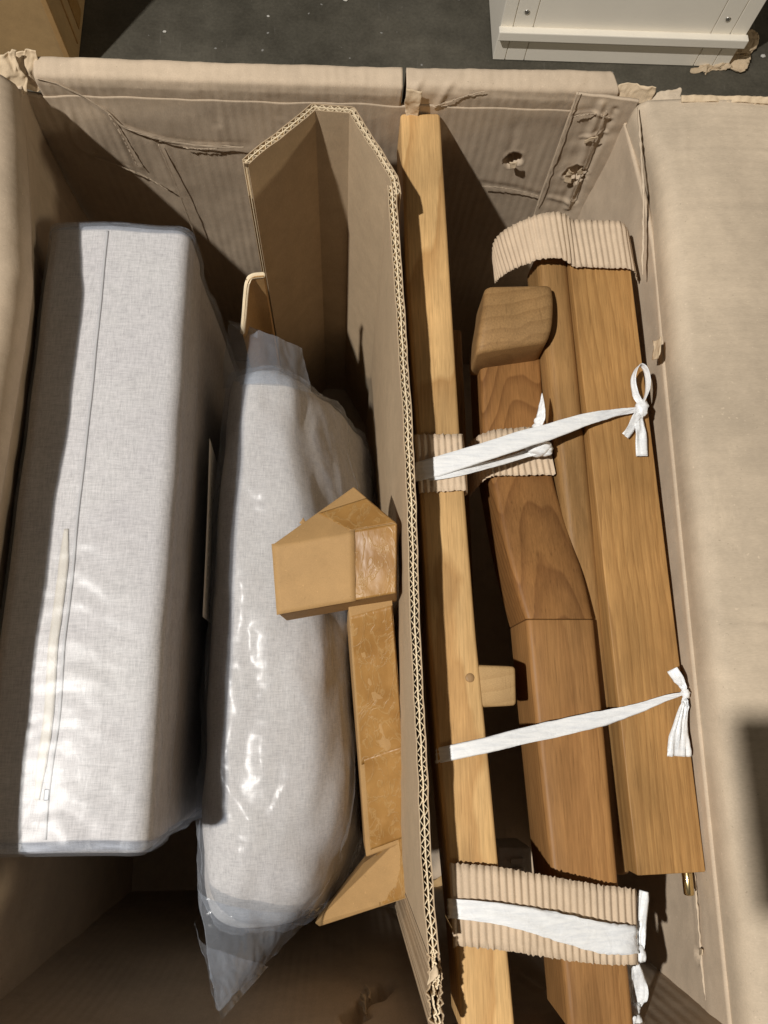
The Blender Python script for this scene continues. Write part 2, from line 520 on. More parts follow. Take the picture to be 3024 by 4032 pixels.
def rr_section(left, right, depth, r, nw=4, nd=3, nc=4):
    """rounded-rectangle section hung under the top edge left->right"""
    left = np.array(left, float); right = np.array(right, float)
    ex = right - left
    w = np.linalg.norm(ex)
    ex = ex / w
    ez = np.array([0, 0, 1.0]); ez = ez - ex * ez.dot(ex); ez /= np.linalg.norm(ez)
    r = min(r, w * 0.49, depth * 0.49)
    pts = []
    def side(a, b, n):
        for k in range(n):
            pts.append(a + (b - a) * k / n)
    def corner(c, a0):
        for k in range(nc):
            a = a0 - math.pi / 2 * k / nc
            pts.append(np.array([c[0] + r * math.cos(a), c[1] + r * math.sin(a)]))
    A = np.array
    side(A([r, 0.]), A([w - r, 0.]), nw); corner((w - r, -r), math.pi / 2)
    side(A([w, -r]), A([w, -depth + r]), nd); corner((w - r, -depth + r), 0)
    side(A([w - r, -depth]), A([r, -depth]), nw); corner((r, -depth + r), -math.pi / 2)
    side(A([0, -depth + r]), A([0, -r]), nd); corner((r, -r), math.pi)
    return np.array([left + ex * p[0] + ez * p[1] for p in pts])

def tube_mesh(name, secs, mat, parent=None, smooth=True):
    secs = np.array(secs)
    m, n = secs.shape[:2]
    faces = []
    for i in range(m - 1):
        for j in range(n):
            k = (j + 1) % n
            faces.append((i * n + j, i * n + k, (i + 1) * n + k, (i + 1) * n + j))
    faces.append(tuple(range(n)))
    faces.append(tuple((m - 1) * n + j for j in reversed(range(n))))
    ob = link(name, secs.reshape(-1, 3), faces, mat, parent, smooth)
    recalc(ob)
    return ob

def beam(name, stations, mat, parent=None, r=0.004, nl=30, smooth_path=True, deform=None, nw=4, nd=3, nc=4, end_r=None, linear=False):
    """stations: (left top, right top, depth); a bar with eased edges and eased ends"""
    L = arr([s[0] for s in stations]); Rr = arr([s[1] for s in stations]); D = np.array([s[2] for s in stations], float)
    row = np.hstack([L, Rr, D[:, None]])
    sm = resample(row, nl, smooth_path and not linear)
    end_r = r if end_r is None else end_r
    secs = []
    full = [rr_section(s[:3], s[3:6], s[6], r, nw, nd, nc) for s in sm]
    def ends(i, sign):
        mid = (sm[i][:3] + sm[i][3:6]) / 2 - np.array([0, 0, sm[i][6] / 2])
        nxt = (sm[i + sign][:3] + sm[i + sign][3:6]) / 2
        d = nxt - (sm[i][:3] + sm[i][3:6]) / 2
        d /= np.linalg.norm(d)
        out = []
        for k in range(5):
            a = k / 4 * math.pi / 2
            ins = end_r * (1 - math.sin(a))
            s = sm[i]
            w = np.linalg.norm(s[3:6] - s[:3])
            ex = (s[3:6] - s[:3]) / w
            sec = rr_section(s[:3] + ex * ins - np.array([0, 0, ins]), s[3:6] - ex * ins - np.array([0, 0, ins]), s[6] - 2 * ins, max(r - ins * 0.5, 0.0006), nw, nd, nc)
            out.append(sec + d * end_r * (1 - math.cos(a)))
        return out
    secs += ends(0, 1)
    secs += full[2:-2]
    secs += list(reversed(ends(len(sm) - 1, -1)))
    secs = np.array(secs)
    if deform:
        for i in range(secs.shape[0]):
            for j in range(secs.shape[1]):
                secs[i, j] = deform(secs[i, j])
    return tube_mesh(name, secs, mat, parent)

def hull(name, pts, mat, parent=None, bev=0.001):
    bm = bmesh.new()
    for p in pts:
        bm.verts.new(p)
    r = bmesh.ops.convex_hull(bm, input=bm.verts)
    bmesh.ops.delete(bm, geom=[v for v in bm.verts if not v.link_faces], context='VERTS')
    bmesh.ops.dissolve_limit(bm, angle_limit=math.radians(4), verts=bm.verts, edges=bm.edges)
    bm.verts.index_update()
    vs = [tuple(v.co) for v in bm.verts]
    fs = [[v.index for v in f.verts] for f in bm.faces]
    bm.free()
    ob = link(name, vs, fs, mat, parent, False)
    recalc(ob)
    if bev:
        bevel(ob, bev, 2)
    return ob

def box(name, lo, hi, mat, parent=None, bev=0.0):
    pts = [(x, y, z) for x in (lo[0], hi[0]) for y in (lo[1], hi[1]) for z in (lo[2], hi[2])]
    return hull(name, pts, mat, parent, bev)

def extrude_path(name, pts, half, z0, z1, mat, parent=None):
    """thin standing wall that follows a path in plan, closed on top"""
    pts = np.array(pts)[:, :2]
    t = np.gradient(pts, axis=0)
    t /= np.linalg.norm(t, axis=1, keepdims=True) + 1e-12
    nr = np.stack([-t[:, 1], t[:, 0]], 1)
    a = pts + nr * half
    b = pts - nr * half
    n = len(pts)
    z1 = np.broadcast_to(np.array(z1, float), (n,))
    z0 = np.broadcast_to(np.array(z0, float), (n,))
    v = []
    for i in range(n):
        v += [(a[i, 0], a[i, 1], z0[i]), (a[i, 0], a[i, 1], z1[i]), (b[i, 0], b[i, 1], z1[i]), (b[i, 0], b[i, 1], z0[i])]
    f = []
    for i in range(n - 1):
        for k in range(3):
            f.append((4 * i + k, 4 * i + k + 1, 4 * (i + 1) + k + 1, 4 * (i + 1) + k))
    f += [(0, 1, 2, 3), tuple(4 * (n - 1) + k for k in (3, 2, 1, 0))]
    ob = link(name, v, f, mat, parent, False)
    recalc(ob)
    return ob

def corrugated(name, rail_a, rail_b, mat, parent=None, period=0.0058, amp=0.00062, ragged=0.0015, seed=0.0, thick=0.0005):
    """single-face corrugated paper between two edge rails; ridges run from rail to rail"""
    n0 = 400
    A = resample(rail_a, n0); B = resample(rail_b, n0)
    mid = (A + B) / 2
    length = np.linalg.norm(np.diff(mid, axis=0), axis=1).sum()
    n = int(length / period * 10) + 1
    A = resample(rail_a, n); B = resample(rail_b, n)
    nv = 9
    g = np.zeros((n, nv, 3))
    for i in range(n):
        ra = ragged * n3((i * 0.31, seed, 0), 1.0, seed); rb = ragged * n3((i * 0.29, seed + 4, 0), 1.0, seed)
        d = (B[i] - A[i]); d = d / np.linalg.norm(d)
        a = A[i] + d * ra; b = B[i] + d * rb
        for j in range(nv):
            g[i, j] = a + (b - a) * j / (nv - 1)
    nrm = grid_normals(g)
    s = np.arange(n) * (length / (n - 1))
    for i in range(n):
        for j in range(nv):
            ph = 2 * math.pi * s[i] / period + 0.7 * n3((s[i] * 12, j * 0.25, seed), 1.0, seed)
            k = amp * math.sin(ph) * (1 + 0.75 * n3((s[i] * 22, j * 0.35, 2 + seed), 1.0))
            g[i, j] += nrm[i, j] * (k + 0.0012 * n3(g[i, j], 22, seed))
    ob = grid_mesh(name, g, mat, parent, thick, 0.0)
    return ob

def ribbon(name, stations, mat='ribbon', parent=None, n=60, nv=7, pleat=0.0009, seed=0.0, thick=0.0003, arch=0.0):
    """stations: (centre point, width, roll in degrees)"""
    row = np.array([list(s[0]) + [s[1], math.radians(s[2] if len(s) > 2 else 0)] for s in stations], float)
    sm = resample(row, n)
    c = sm[:, :3]
    t = np.gradient(c, axis=0)
    t /= np.linalg.norm(t, axis=1, keepdims=True) + 1e-12
    g = np.zeros((n, nv, 3))
    for i in range(n):
        up = np.array([0, 0, 1.0])
        side = np.cross(t[i], up)
        if abs(t[i][2]) > 0.75:
            side = np.array([0, -1.0, 0]) - t[i] * (-t[i][1])
        side /= np.linalg.norm(side)
        nr = np.cross(side, t[i])
        a = sm[i, 4]
        sd = side * math.cos(a) + nr * math.sin(a)
        nn = np.cross(sd, t[i])
        for j in range(nv):
            u = j / (nv - 1) - 0.5
            w = sm[i, 3]
            h = pleat * (n3((u * 9, i / n * 5, seed), 1.0, seed) + 0.6 * n3((u * 22, i / n * 3, seed + 3), 1.0)) + arch * (1 - (2 * u) ** 2)
            g[i, j] = c[i] + sd * u * w * (1 + 0.06 * n3((i * 0.4, seed, u), 1.0)) + nn * h
    return grid_mesh(name, g, mat, parent, thick, 0.0)

def knot(name, centre, rad, parent, seed=0.0, squash=(1, 1, 0.7), mat='ribbon'):
    bm = bmesh.new()
    bmesh.ops.create_icosphere(bm, subdivisions=3, radius=1.0)
    vs = []
    for v in bm.verts:
        p = v.co.normalized()
        k = 1 + 0.34 * n3(p, 2.1, seed) + 0.20 * abs(n3((p.x * 2, p.y * 5, p.z * 5), 1.0, seed + 2))
        vs.append((centre[0] + p.x * rad * k * squash[0], centre[1] + p.y * rad * k * squash[1], centre[2] + p.z * rad * k * squash[2]))
    bm.verts.index_update()
    fs = [[v.index for v in f.verts] for f in bm.faces]
    bm.free()
    return link(name, vs, fs, mat, parent, True)

def lump_sheet(name, pts4, mat, parent, seed, amp=0.006, n=26, thick=0.0008, smooth=True):
    """small crumpled torn sheet between four corners with a ragged rim"""
    a, b, c, d = [np.array(p) for p in pts4]
    g = np.zeros((n, n, 3))
    for i in range(n):
        for j in range(n):
            u, v = i / (n - 1), j / (n - 1)
            g[i, j] = (a * (1 - u) + b * u) * (1 - v) + (d * (1 - u) + c * u) * v
    size = np.linalg.norm(a - c)
    for i in range(n):
        for j in range(n):
            p = g[i, j].copy()
            e = max(abs(2 * i / (n - 1) - 1), abs(2 * j / (n - 1) - 1))
            for k in range(3):
                g[i, j, k] += amp * (n3(p, 45, seed + k * 7) + 0.35 * n3(p, 120, seed + k * 3)) + amp * 0.25 * e * n3(p, 260, seed + k)
    return grid_mesh(name, g, mat, parent, thick, 0.0, None, smooth)

def ridge(line, parent, w=0.0032, h=0.0008, seed=0.0, roll=90, mat='crease'):
    """sharp wrinkle in the paper face: a low pale ridge that follows a line"""
    n = 70
    p = resample(line, n)
    p = p + np.array([[0.0007 * n3((i * 0.3, seed, k), 1.0, seed + k) for k in range(3)] for i in range(n)])
    st = []
    for i in range(0, n, 2):
        k = 0.35 + 0.65 * abs(n3((i * 0.22, seed, 1.0), 1.0, seed)) * 1.6
        if i < 4 or i > n - 6:
            k *= 0.4
        st.append((tuple(p[i]), w * k, roll))
    return ribbon('crease', st, mat, parent, 120, 5, 0.0003, seed, 0.0004, h)

# ================================================================ the setting
fl = link('floor', [(-4, -4, 0), (4, -4, 0), (4, 5, 0), (-4, 5, 0)], [(0, 1, 2, 3)], 'floor', None, False)
fl['kind'] = 'structure'

# ================================================================ the big carton
carton = thing('cardboard_carton', 'large worn cardboard carton standing open with its flaps folded outwards', 'carton', (0.0, 0.07, 0.0))

def wall_noise(p):
    return 0.0030 * n3(p, 8, 3) + 0.0006 * n3(p, 26, 8) + 0.0003 * n3((p[0], p[1], p[2] * 0.3), 110, 2)

# back wall (inner face towards the goods)
rows = []
for z, y in ((0.008, 0.603), (0.15, 0.604), (0.3, 0.603), (0.42, 0.600), (0.52, 0.597), (0.609, 0.5962)):
    k = 0.0 if z > 0.6 else 1.0
    rows.append([(0.296, y, z), (0.15, y + 0.003 * k, z), (0.0, y + 0.004 * k, z), (-0.15, y + 0.003 * k, z), (-0.318, y, z)])
g = grid_rows(rows, 240, 320, True, True)
base = g.copy()
g = displace(g, wall_noise)
for line, amp, wd in (
    ([(-0.291, 0.597, 0.629), (-0.2702, 0.597, 0.6203), (-0.2489, 0.597, 0.6037), (-0.2337, 0.597, 0.5861), (-0.2224, 0.597, 0.5675), (-0.1927, 0.597, 0.552), (-0.1506, 0.597, 0.5432), (-0.1013, 0.597, 0.5429)], 0.0036, 0.0022),
    ([(-0.267, 0.597, 0.5214), (-0.2434, 0.597, 0.5076), (-0.2215, 0.597, 0.4932), (-0.1983, 0.597, 0.4686)], 0.0036, 0.0022),
    ([(-0.2342, 0.597, 0.5892), (-0.2289, 0.597, 0.5574), (-0.2241, 0.597, 0.5097)], -0.0026, 0.0035),
    ([(-0.1935, 0.597, 0.5486), (-0.187, 0.597, 0.4582), (-0.1797, 0.597, 0.2854)], -0.0036, 0.0035),
    ([(-0.2671, 0.597, 0.603), (-0.2804, 0.597, 0.5488), (-0.267, 0.597, 0.5214)], 0.003, 0.004),
    ([(-0.1303, 0.597, 0.634), (-0.1262, 0.597, 0.5742)], -0.002, 0.004),
    ([(-0.0636, 0.597, 0.6366), (-0.06, 0.597, 0.5894)], -0.002, 0.004),
    ([(-0.0423, 0.597, 0.6203), (-0.0149, 0.597, 0.6236), (0.0033, 0.597, 0.6132)], -0.003, 0.004),
    ([(0.0878, 0.597, 0.606), (0.1234, 0.597, 0.6206), (0.1495, 0.597, 0.6304)], 0.003, 0.003),
    ([(0.1653, 0.597, 0.4906), (0.205, 0.597, 0.4838), (0.241, 0.597, 0.4725)], -0.003, 0.005),
    ([(0.1837, 0.597, 0.6229), (0.1864, 0.597, 0.5446)], -0.0025, 0.004),
):
    g = crease(g, line, amp, wd)
h1 = (0.1934, 0.597, 0.5317); h2 = (0.2657, 0.597, 0.5215)
g = pit(g, h1, 0.0085, 0.016, 1.0)
g = settle(g, base, 0.575, 0.604)
for i_ in range(g.shape[0]):
    for j_ in range(g.shape[1]):
        if g[i_, j_, 2] > 0.596:
            q_ = g[i_, j_]
            g[i_, j_, 2] += 0.0035 * n3((q_[0], 0, 0), 26, 3) * min(1.0, (q_[2] - 0.596) / 0.012)
grid_mesh('back_wall', g, 'carton', carton, 0.0045, -1)

for k, line in enumerate((
    [(-0.2889, 0.5945, 0.6305), (-0.2691, 0.5945, 0.6229), (-0.2479, 0.5945, 0.6064), (-0.2327, 0.5945, 0.5889), (-0.2215, 0.5945, 0.5703), (-0.1919, 0.5945, 0.5549), (-0.1499, 0.5945, 0.5462), (-0.0984, 0.5945, 0.5459)],
    [(-0.2659, 0.5945, 0.5245), (-0.2424, 0.5945, 0.5107), (-0.2206, 0.5945, 0.4963), (-0.1975, 0.5945, 0.4719)],
    [(-0.2334, 0.595, 0.5864), (-0.2285, 0.595, 0.5584), (-0.2237, 0.595, 0.5107)],
    [(-0.193, 0.595, 0.5461), (-0.1864, 0.595, 0.4609), (-0.1791, 0.595, 0.2886)],
    [(-0.1676, 0.5945, 0.5435), (-0.1508, 0.5945, 0.5413), (-0.1258, 0.5945, 0.5436)],
    [(0.0944, 0.594, 0.6095), (0.1228, 0.594, 0.6238), (0.1444, 0.594, 0.6322)],
    [(0.1658, 0.594, 0.4928), (0.2039, 0.594, 0.4876), (0.2368, 0.594, 0.4771)],
)):
    ridge(line, carton, 0.0030 if k < 2 else 0.0022, 0.0006 if k < 2 else 0.0004, 3.0 + k)

# glued overlap strip beside the back corner, dented
rows = []
tl = (0.2346, 0.591, 0.6335); tb = (0.2382, 0.591, 0.4365)
for k in range(9):
    t = k / 8
    x0 = tl[0] * (1 - t) + tb[0] * t
    z = tl[2] * (1 - t) + tb[2] * t
    rows.append([(0.297, 0.586, z), (0.285, 0.588, z), (0.265, 0.5905, z), (x0, 0.5925, z)])
rows.reverse()
g = grid_rows(rows, 120, 60, True, True)
g = displace(g, lambda p: 0.0018 * n3(p, 22, 6) + 0.0007 * n3(p, 70, 2))
for line, amp, wd in (
    ([(0.2627, 0.59, 0.6243), (0.2661, 0.59, 0.5558), (0.2745, 0.59, 0.4614)], 0.0045, 0.004),
    ([(0.2788, 0.59, 0.6189), (0.2776, 0.59, 0.549), (0.2803, 0.59, 0.4703)], -0.0045, 0.0035),
    ([(0.2369, 0.59, 0.608), (0.262, 0.59, 0.6121), (0.2784, 0.59, 0.6064)], 0.003, 0.0025),
    ([(0.2563, 0.59, 0.5762), (0.2801, 0.59, 0.5871)], 0.003, 0.0025),
    ([(0.2502, 0.59, 0.4778), (0.2803, 0.59, 0.4703)], 0.004, 0.004),
):
    g = crease(g, line, amp, wd)
g = pit(g, (h2[0], 0.59, h2[2]), 0.0105, 0.018, 5.0)
grid_mesh('glue_strip', g, 'carton', carton, 0.003, -1)

ridge([(0.235, 0.59, 0.641), (0.2373, 0.59, 0.5547), (0.238, 0.59, 0.4603)], carton, 0.0020, 0.0004, 41.0)
ridge([(0.2691, 0.587, 0.6187), (0.2711, 0.587, 0.5524), (0.2747, 0.587, 0.4655)], carton, 0.0026, 0.0006, 43.0)
ridge([(0.2388, 0.588, 0.6091), (0.2566, 0.588, 0.6135), (0.2767, 0.588, 0.608)], carton, 0.0022, 0.0005, 45.0)
# back flap in two torn lengths, bent over the rim and hanging outside
def bent_flap(x0, x1, lift, seed, skew):
    rows = []
    for y, z in ((0.5985, 0.592), (0.5972, 0.602), (0.5955, 0.617), (0.5952, 0.626), (0.5962, 0.6305), (0.599, 0.633), (0.604, 0.6345), (0.610, 0.636), (0.6145, 0.6362), (0.6172, 0.634), (0.6185, 0.629), (0.6205, 0.615), (0.629, 0.58), (0.64, 0.5), (0.65, 0.42)):
        k = max(0.0, (z - 0.6) / 0.038) * lift
        rows.append([(x1 + (skew * (y - 0.595) if True else 0), y + k * 0.3, z + k), (x0 * 0.3 + x1 * 0.7, y, z + k), (x0 * 0.7 + x1 * 0.3, y + k * 0.2, z + k * 0.6), (x0, y, z + k * 0.4)])
    g = grid_rows(rows, 90, 170, True, True)
    g = displace(g, lambda p: (0.0010 * n3(p, 14, seed) + 0.0005 * n3(p, 60, seed + 1) + 0.0003 * n3(p, 180, seed + 4)) * (1.0 if p[1] > 0.62 else min(1.0, max(0.0, (p[2] - 0.601) / 0.02))))
    return g
g = bent_flap(-0.291, 0.062, 0.000, 1.0, 0.0)
for line, amp, wd in (
    ([(-0.255, 0.606, 0.637), (-0.235, 0.607, 0.637), (-0.215, 0.606, 0.637), (-0.19, 0.606, 0.637), (-0.165, 0.604, 0.636)], -0.0035, 0.0022),
    ([(-0.29, 0.597, 0.628), (-0.15, 0.596, 0.627), (0.0, 0.596, 0.627), (0.06, 0.596, 0.627)], -0.0018, 0.003),
):
    g = crease(g, line, amp, wd)
grid_mesh('back_flap', g, 'carton', carton, 0.004, -1)
g = bent_flap(0.066, 0.278, 0.003, 4.0, -0.35)
for line, amp, wd in (
    ([(0.07, 0.596, 0.60), (0.075, 0.597, 0.63), (0.085, 0.61, 0.64)], 0.004, 0.004),
    ([(0.098, 0.596, 0.605), (0.105, 0.597, 0.63), (0.118, 0.608, 0.64)], 0.004, 0.004),
    ([(0.08, 0.597, 0.632), (0.14, 0.596, 0.628), (0.2, 0.596, 0.627), (0.28, 0.596, 0.627)], -0.0022, 0.003),
    ([(0.235, 0.6, 0.64), (0.25, 0.617, 0.63)], 0.003, 0.004),
):
    g = crease(g, line, amp, wd)
grid_mesh('back_flap', g, 'carton', carton, 0.004, -1)

# left wall and flap; the rim sags inwards along its length
RIMY = [0.595, 0.5769, 0.5287, 0.4564, 0.4059, 0.363, 0.245, 0.1, -0.05, -0.15, -0.262]
RIMX = [-0.303, -0.303, -0.2945, -0.284, -0.278, -0.274, -0.278, -0.284, -0.286, -0.280, -0.276]
rows = []
for z, k in ((0.008, 0.0), (0.2, 0.0), (0.4, 0.0), (0.5, 0.12), (0.57, 0.45), (0.626, 0.9)):
    rows.append([((-0.310 if z > 0.3 else -0.305) * (1 - k) + (rx + 0.001) * k, y, z) for y, rx in zip(RIMY, RIMX)])
g = grid_rows(rows, 110, 220, True, True)
base = g.copy()
g = displace(g, lambda p: 0.004 * n3(p, 8, 13) + 0.0012 * n3(p, 34, 4))
for line, amp, wd in (
    ([(-0.304, 0.55, 0.60), (-0.307, 0.56, 0.50), (-0.307, 0.57, 0.38)], 0.004, 0.005),
    ([(-0.300, 0.46, 0.58), (-0.303, 0.44, 0.54), (-0.306, 0.45, 0.48)], -0.004, 0.005),
    ([(-0.304, 0.30, 0.52), (-0.305, 0.42, 0.50), (-0.305, 0.5, 0.49)], -0.003, 0.004),
):
    g = crease(g, line, amp, wd)
g = settle(g, base, 0.595, 0.624)
grid_mesh('left_wall', g, 'carton_side', carton, 0.0045, -1)
rows = []
for dx, z in ((-0.0015, 0.616), (0.0004, 0.628), (0.0010, 0.640), (-0.002, 0.648), (-0.009, 0.656), (-0.022, 0.662), (-0.05, 0.668), (-0.10, 0.668), (-0.22, 0.65)):
    rows.append([(rx + dx, min(y, 0.575) if abs(dx) > 0.001 else min(y, 0.58), z) for y, rx in zip(RIMY[1:], RIMX[1:])])
g = grid_rows(rows, 60, 200, True, True)
g = displace(g, lambda p: (0.0022 * n3(p, 14, 23) + 0.0006 * n3(p, 50, 4)) * min(1.0, max(0.0, (p[2] - 0.624) / 0.02)))
grid_mesh('left_flap', g, 'carton_side', carton, 0.0045, -1)

# right wall and flap
FY = [-0.45, -0.25, -0.0996, 0.1, 0.3, 0.4922, 0.59]
FX = [0.300, 0.301, 0.3035, 0.307, 0.311, 0.3155, 0.304]
def fx(y):
    return float(np.interp(y, FY, FX))
rows = []
for z, o in ((0.008, -0.006), (0.2, -0.005), (0.4, -0.006), (0.5, -0.007), (0.56, -0.008), (0.604, -0.008)):
    rows.append([(fx(y) + o if y < 0.5 else 0.292, y, z) for y in (-0.240, -0.17, -0.1, 0.1, 0.3, 0.45, 0.597)])
g = grid_rows(rows, 150, 280, True, True)
base = g.copy()
g = displace(g, lambda p: 0.003 * n3(p, 9, 33) + 0.0006 * n3(p, 40, 14))
for line, amp, wd in (
    ([(0.297, -0.1286, 0.5631), (0.297, -0.1753, 0.559), (0.297, -0.2343, 0.5548)], 0.0040, 0.0030),
    ([(0.297, -0.1237, 0.5905), (0.297, -0.175, 0.5877), (0.297, -0.2313, 0.584)], 0.0034, 0.0030),
    ([(0.297, 0.5835, 0.6296), (0.297, 0.5333, 0.6245), (0.297, 0.4812, 0.6163), (0.297, 0.4139, 0.5932)], 0.0045, 0.0032),
    ([(0.297, 0.4941, 0.5691), (0.297, 0.4482, 0.5725)], -0.004, 0.004),
    ([(0.297, 0.385, 0.6076), (0.297, 0.3405, 0.6177), (0.297, 0.3042, 0.6153)], -0.004, 0.004),
):
    g = crease(g, line, amp, wd)
h3 = (0.297, 0.3321, 0.6111); h4 = (0.297, -0.1951, 0.5596); h5 = (0.297, -0.0583, 0.6041)
for h_, r_, s_ in ((h3, 0.007, 2.0), (h4, 0.0045, 3.0), (h5, 0.005, 6.0)):
    g = pit(g, h_, r_, 0.012, s_)
g = settle(g, base, 0.575, 0.602)
ridge([(0.2935, -0.1271, 0.5712), (0.2935, -0.1732, 0.5672), (0.2935, -0.2261, 0.5644)], carton, 0.0034, 0.0009, 51.0, 0)
ridge([(0.2935, 0.5758, 0.6367), (0.2935, 0.527, 0.6319), (0.2935, 0.4755, 0.6238), (0.2935, 0.4084, 0.602)], carton, 0.0036, 0.0011, 53.0, 0)
grid_mesh('right_wall', g, 'carton_side', carton, 0.0045, -1)
rows = []
for dx, z in ((-0.0055, 0.595), (-0.0066, 0.608), (-0.0070, 0.621), (-0.0045, 0.631), (0.001, 0.6365), (0.010, 0.6395), (0.06, 0.643), (0.13, 0.640), (0.25, 0.630)):
    rows.append([(fx(y) + dx if y < 0.5 else 0.300 + (fx(0.49) - 0.300) * (0.583 - y) / 0.083 + dx, y, z) for y in (-0.255, -0.17, -0.1, 0.1, 0.3, 0.42, 0.5, 0.55, 0.583)])
g = grid_rows(rows, 90, 240, True, True)
g = displace(g, lambda p: (0.0012 * n3(p, 8, 43) + 0.0003 * n3(p, 45, 14) + 0.0002 * n3(p, 120, 3)) * min(1.0, max(0.0, (p[2] - 0.603) / 0.02)))
for line, amp, wd in (
    ([(0.2974, 0.0725, 0.642), (0.3246, 0.0738, 0.642), (0.3549, 0.069, 0.642)], -0.0042, 0.004),
    ([(0.2929, 0.0522, 0.642), (0.3219, 0.0545, 0.642), (0.3524, 0.053, 0.642)], -0.0028, 0.005),
    ([(0.314, 0.4624, 0.642), (0.3614, 0.4656, 0.642), (0.4155, 0.4649, 0.642)], -0.0024, 0.005),
    ([(0.3137, 0.5191, 0.642), (0.369, 0.5229, 0.642), (0.4243, 0.5224, 0.642)], 0.0022, 0.003),
    ([(0.3335, 0.5706, 0.642), (0.3758, 0.5737, 0.642), (0.4321, 0.5734, 0.642)], 0.0028, 0.003),
    ([(0.3349, 0.5517, 0.642), (0.3332, 0.5144, 0.642), (0.3337, 0.4884, 0.642)], 0.0016, 0.003),
):
    g = crease(g, line, amp, wd)
grid_mesh('right_flap', g, 'carton_flap', carton, 0.0045, -1)
# its split rear edge: two loose plies
for k, (dz, dy, s) in enumerate(((0.003, 0.006, 2.0), (-0.004, 0.010, 7.0))):
    rail = [(0.335, 0.578, 0.642), (0.40, 0.580, 0.642), (0.47, 0.578, 0.640), (0.56, 0.576, 0.634)]
    g = grid_rows([[(x, y, z + dz * 0.3) for x, y, z in rail], [(x, y + dy, z + dz + 0.003 * n3((x, 0, 0), 40, s)) for x, y, z in rail]], 8, 120)
    g = displace(g, lambda p: 0.003 * n3(p, 60, s) + 0.0015 * n3(p, 200, s))
    grid_mesh('torn_ply', g, 'torn', carton, 0.001, 0)

# bottom and the cracked, ripped front wall
box('bottom_panel', (-0.316, -0.242, 0.003), (0.303, 0.606, 0.0075), 'carton', carton)
rows = []
for z, o in ((0.008, 0.0), (0.12, -0.006), (0.25, -0.014), (0.38, -0.021), (0.50, -0.024), (0.602, -0.018)):
    rows.append([(-0.330, -0.238, z), (-0.2, -0.240 + 0.8 * o, z), (0.0, -0.236 + o, z), (0.18, -0.234 + 0.7 * o, z), (0.300, -0.231, z)])
g = grid_rows(rows, 230, 260)
g = displace(g, lambda p: 0.0022 * n3(p, 7, 63) + 0.0004 * n3(p, 26, 6))
for line, amp, wd in (
    ([(-0.0357, -0.238, 0.1692), (-0.0165, -0.243, 0.2594), (-0.0089, -0.245, 0.3254), (0.0044, -0.25, 0.3568), (0.0149, -0.252, 0.3835), (0.0166, -0.256, 0.4461)], 0.0075, 0.0030),
    ([(-0.0165, -0.243, 0.2594), (-0.0004, -0.243, 0.2844), (0.017, -0.245, 0.3284), (0.0265, -0.25, 0.3405)], 0.0068, 0.0030),
    ([(0.0663, -0.238, 0.1449), (0.0849, -0.243, 0.209), (0.0993, -0.245, 0.2847)], 0.0068, 0.0028),
    ([(0.0068, -0.25, 0.3494), (0.0302, -0.25, 0.3718), (0.0568, -0.25, 0.3965)], 0.0070, 0.0045),
    ([(-0.0269, -0.238, 0.1703), (0.0147, -0.236, 0.1475), (0.1036, -0.236, 0.1054)], 0.004, 0.004),
    ([(0.177, -0.25, 0.3986), (0.188, -0.25, 0.447), (0.2101, -0.25, 0.4619)], 0.005, 0.004),
    ([(0.1573, -0.252, 0.4851), (0.1802, -0.252, 0.4931)], 0.004, 0.003),
):
    g = crease(g, line, amp, wd)
rip = resample([(0.0472, -0.25, 0.3883), (0.0306, -0.253, 0.42), (0.0167, -0.255, 0.4433), (0.0096, -0.258, 0.4893), (0.0014, -0.258, 0.5325)], 40)
flat = g[..., [0, 2]]
d_ = np.min(np.linalg.norm(flat[:, :, None, :] - rip[None, None, :, [0, 2]], axis=3), axis=2)
wid = np.array([[0.0085 + 0.009 * n3(p, 60, 2) for p in r0] for r0 in g])
g[..., 1] -= 0.016 / (1 + np.exp((d_ - wid) / 0.0007))
grid_mesh('front_wall', g, 'carton_front', carton, 0.005, -1)
rows = [[(0.296, y, z), (0.0, y - 0.02, z), (-0.30, y - 0.005, z)] for y, z in ((-0.240, 0.604), (-0.243, 0.622), (-0.252, 0.634), (-0.268, 0.638), (-0.31, 0.630), (-0.42, 0.59))]
g = displace(grid_rows([r[::-1] for r in rows], 40, 120), lambda p: 0.002 * n3(p, 16, 73))
grid_mesh('front_flap', g, 'carton', carton, 0.0045, -1)
# exposed flutes in the rip
for k in range(3):
    t = 0.30 + 0.16 * k
    a = rip[int(t * 29)]
    x = a[0] - 0.006 + 0.006 * (k % 3)
    ribbon('torn_fluting', [((x - 0.003, a[1] - 0.004, a[2] - 0.020), 0.004, 0), ((x, a[1] - 0.002, a[2]), 0.005, 10), ((x + 0.001, a[1] - 0.004, a[2] + 0.018), 0.004, 0)], 'torn', carton, 30, 5, 0.002, k * 2.0, 0.0006)

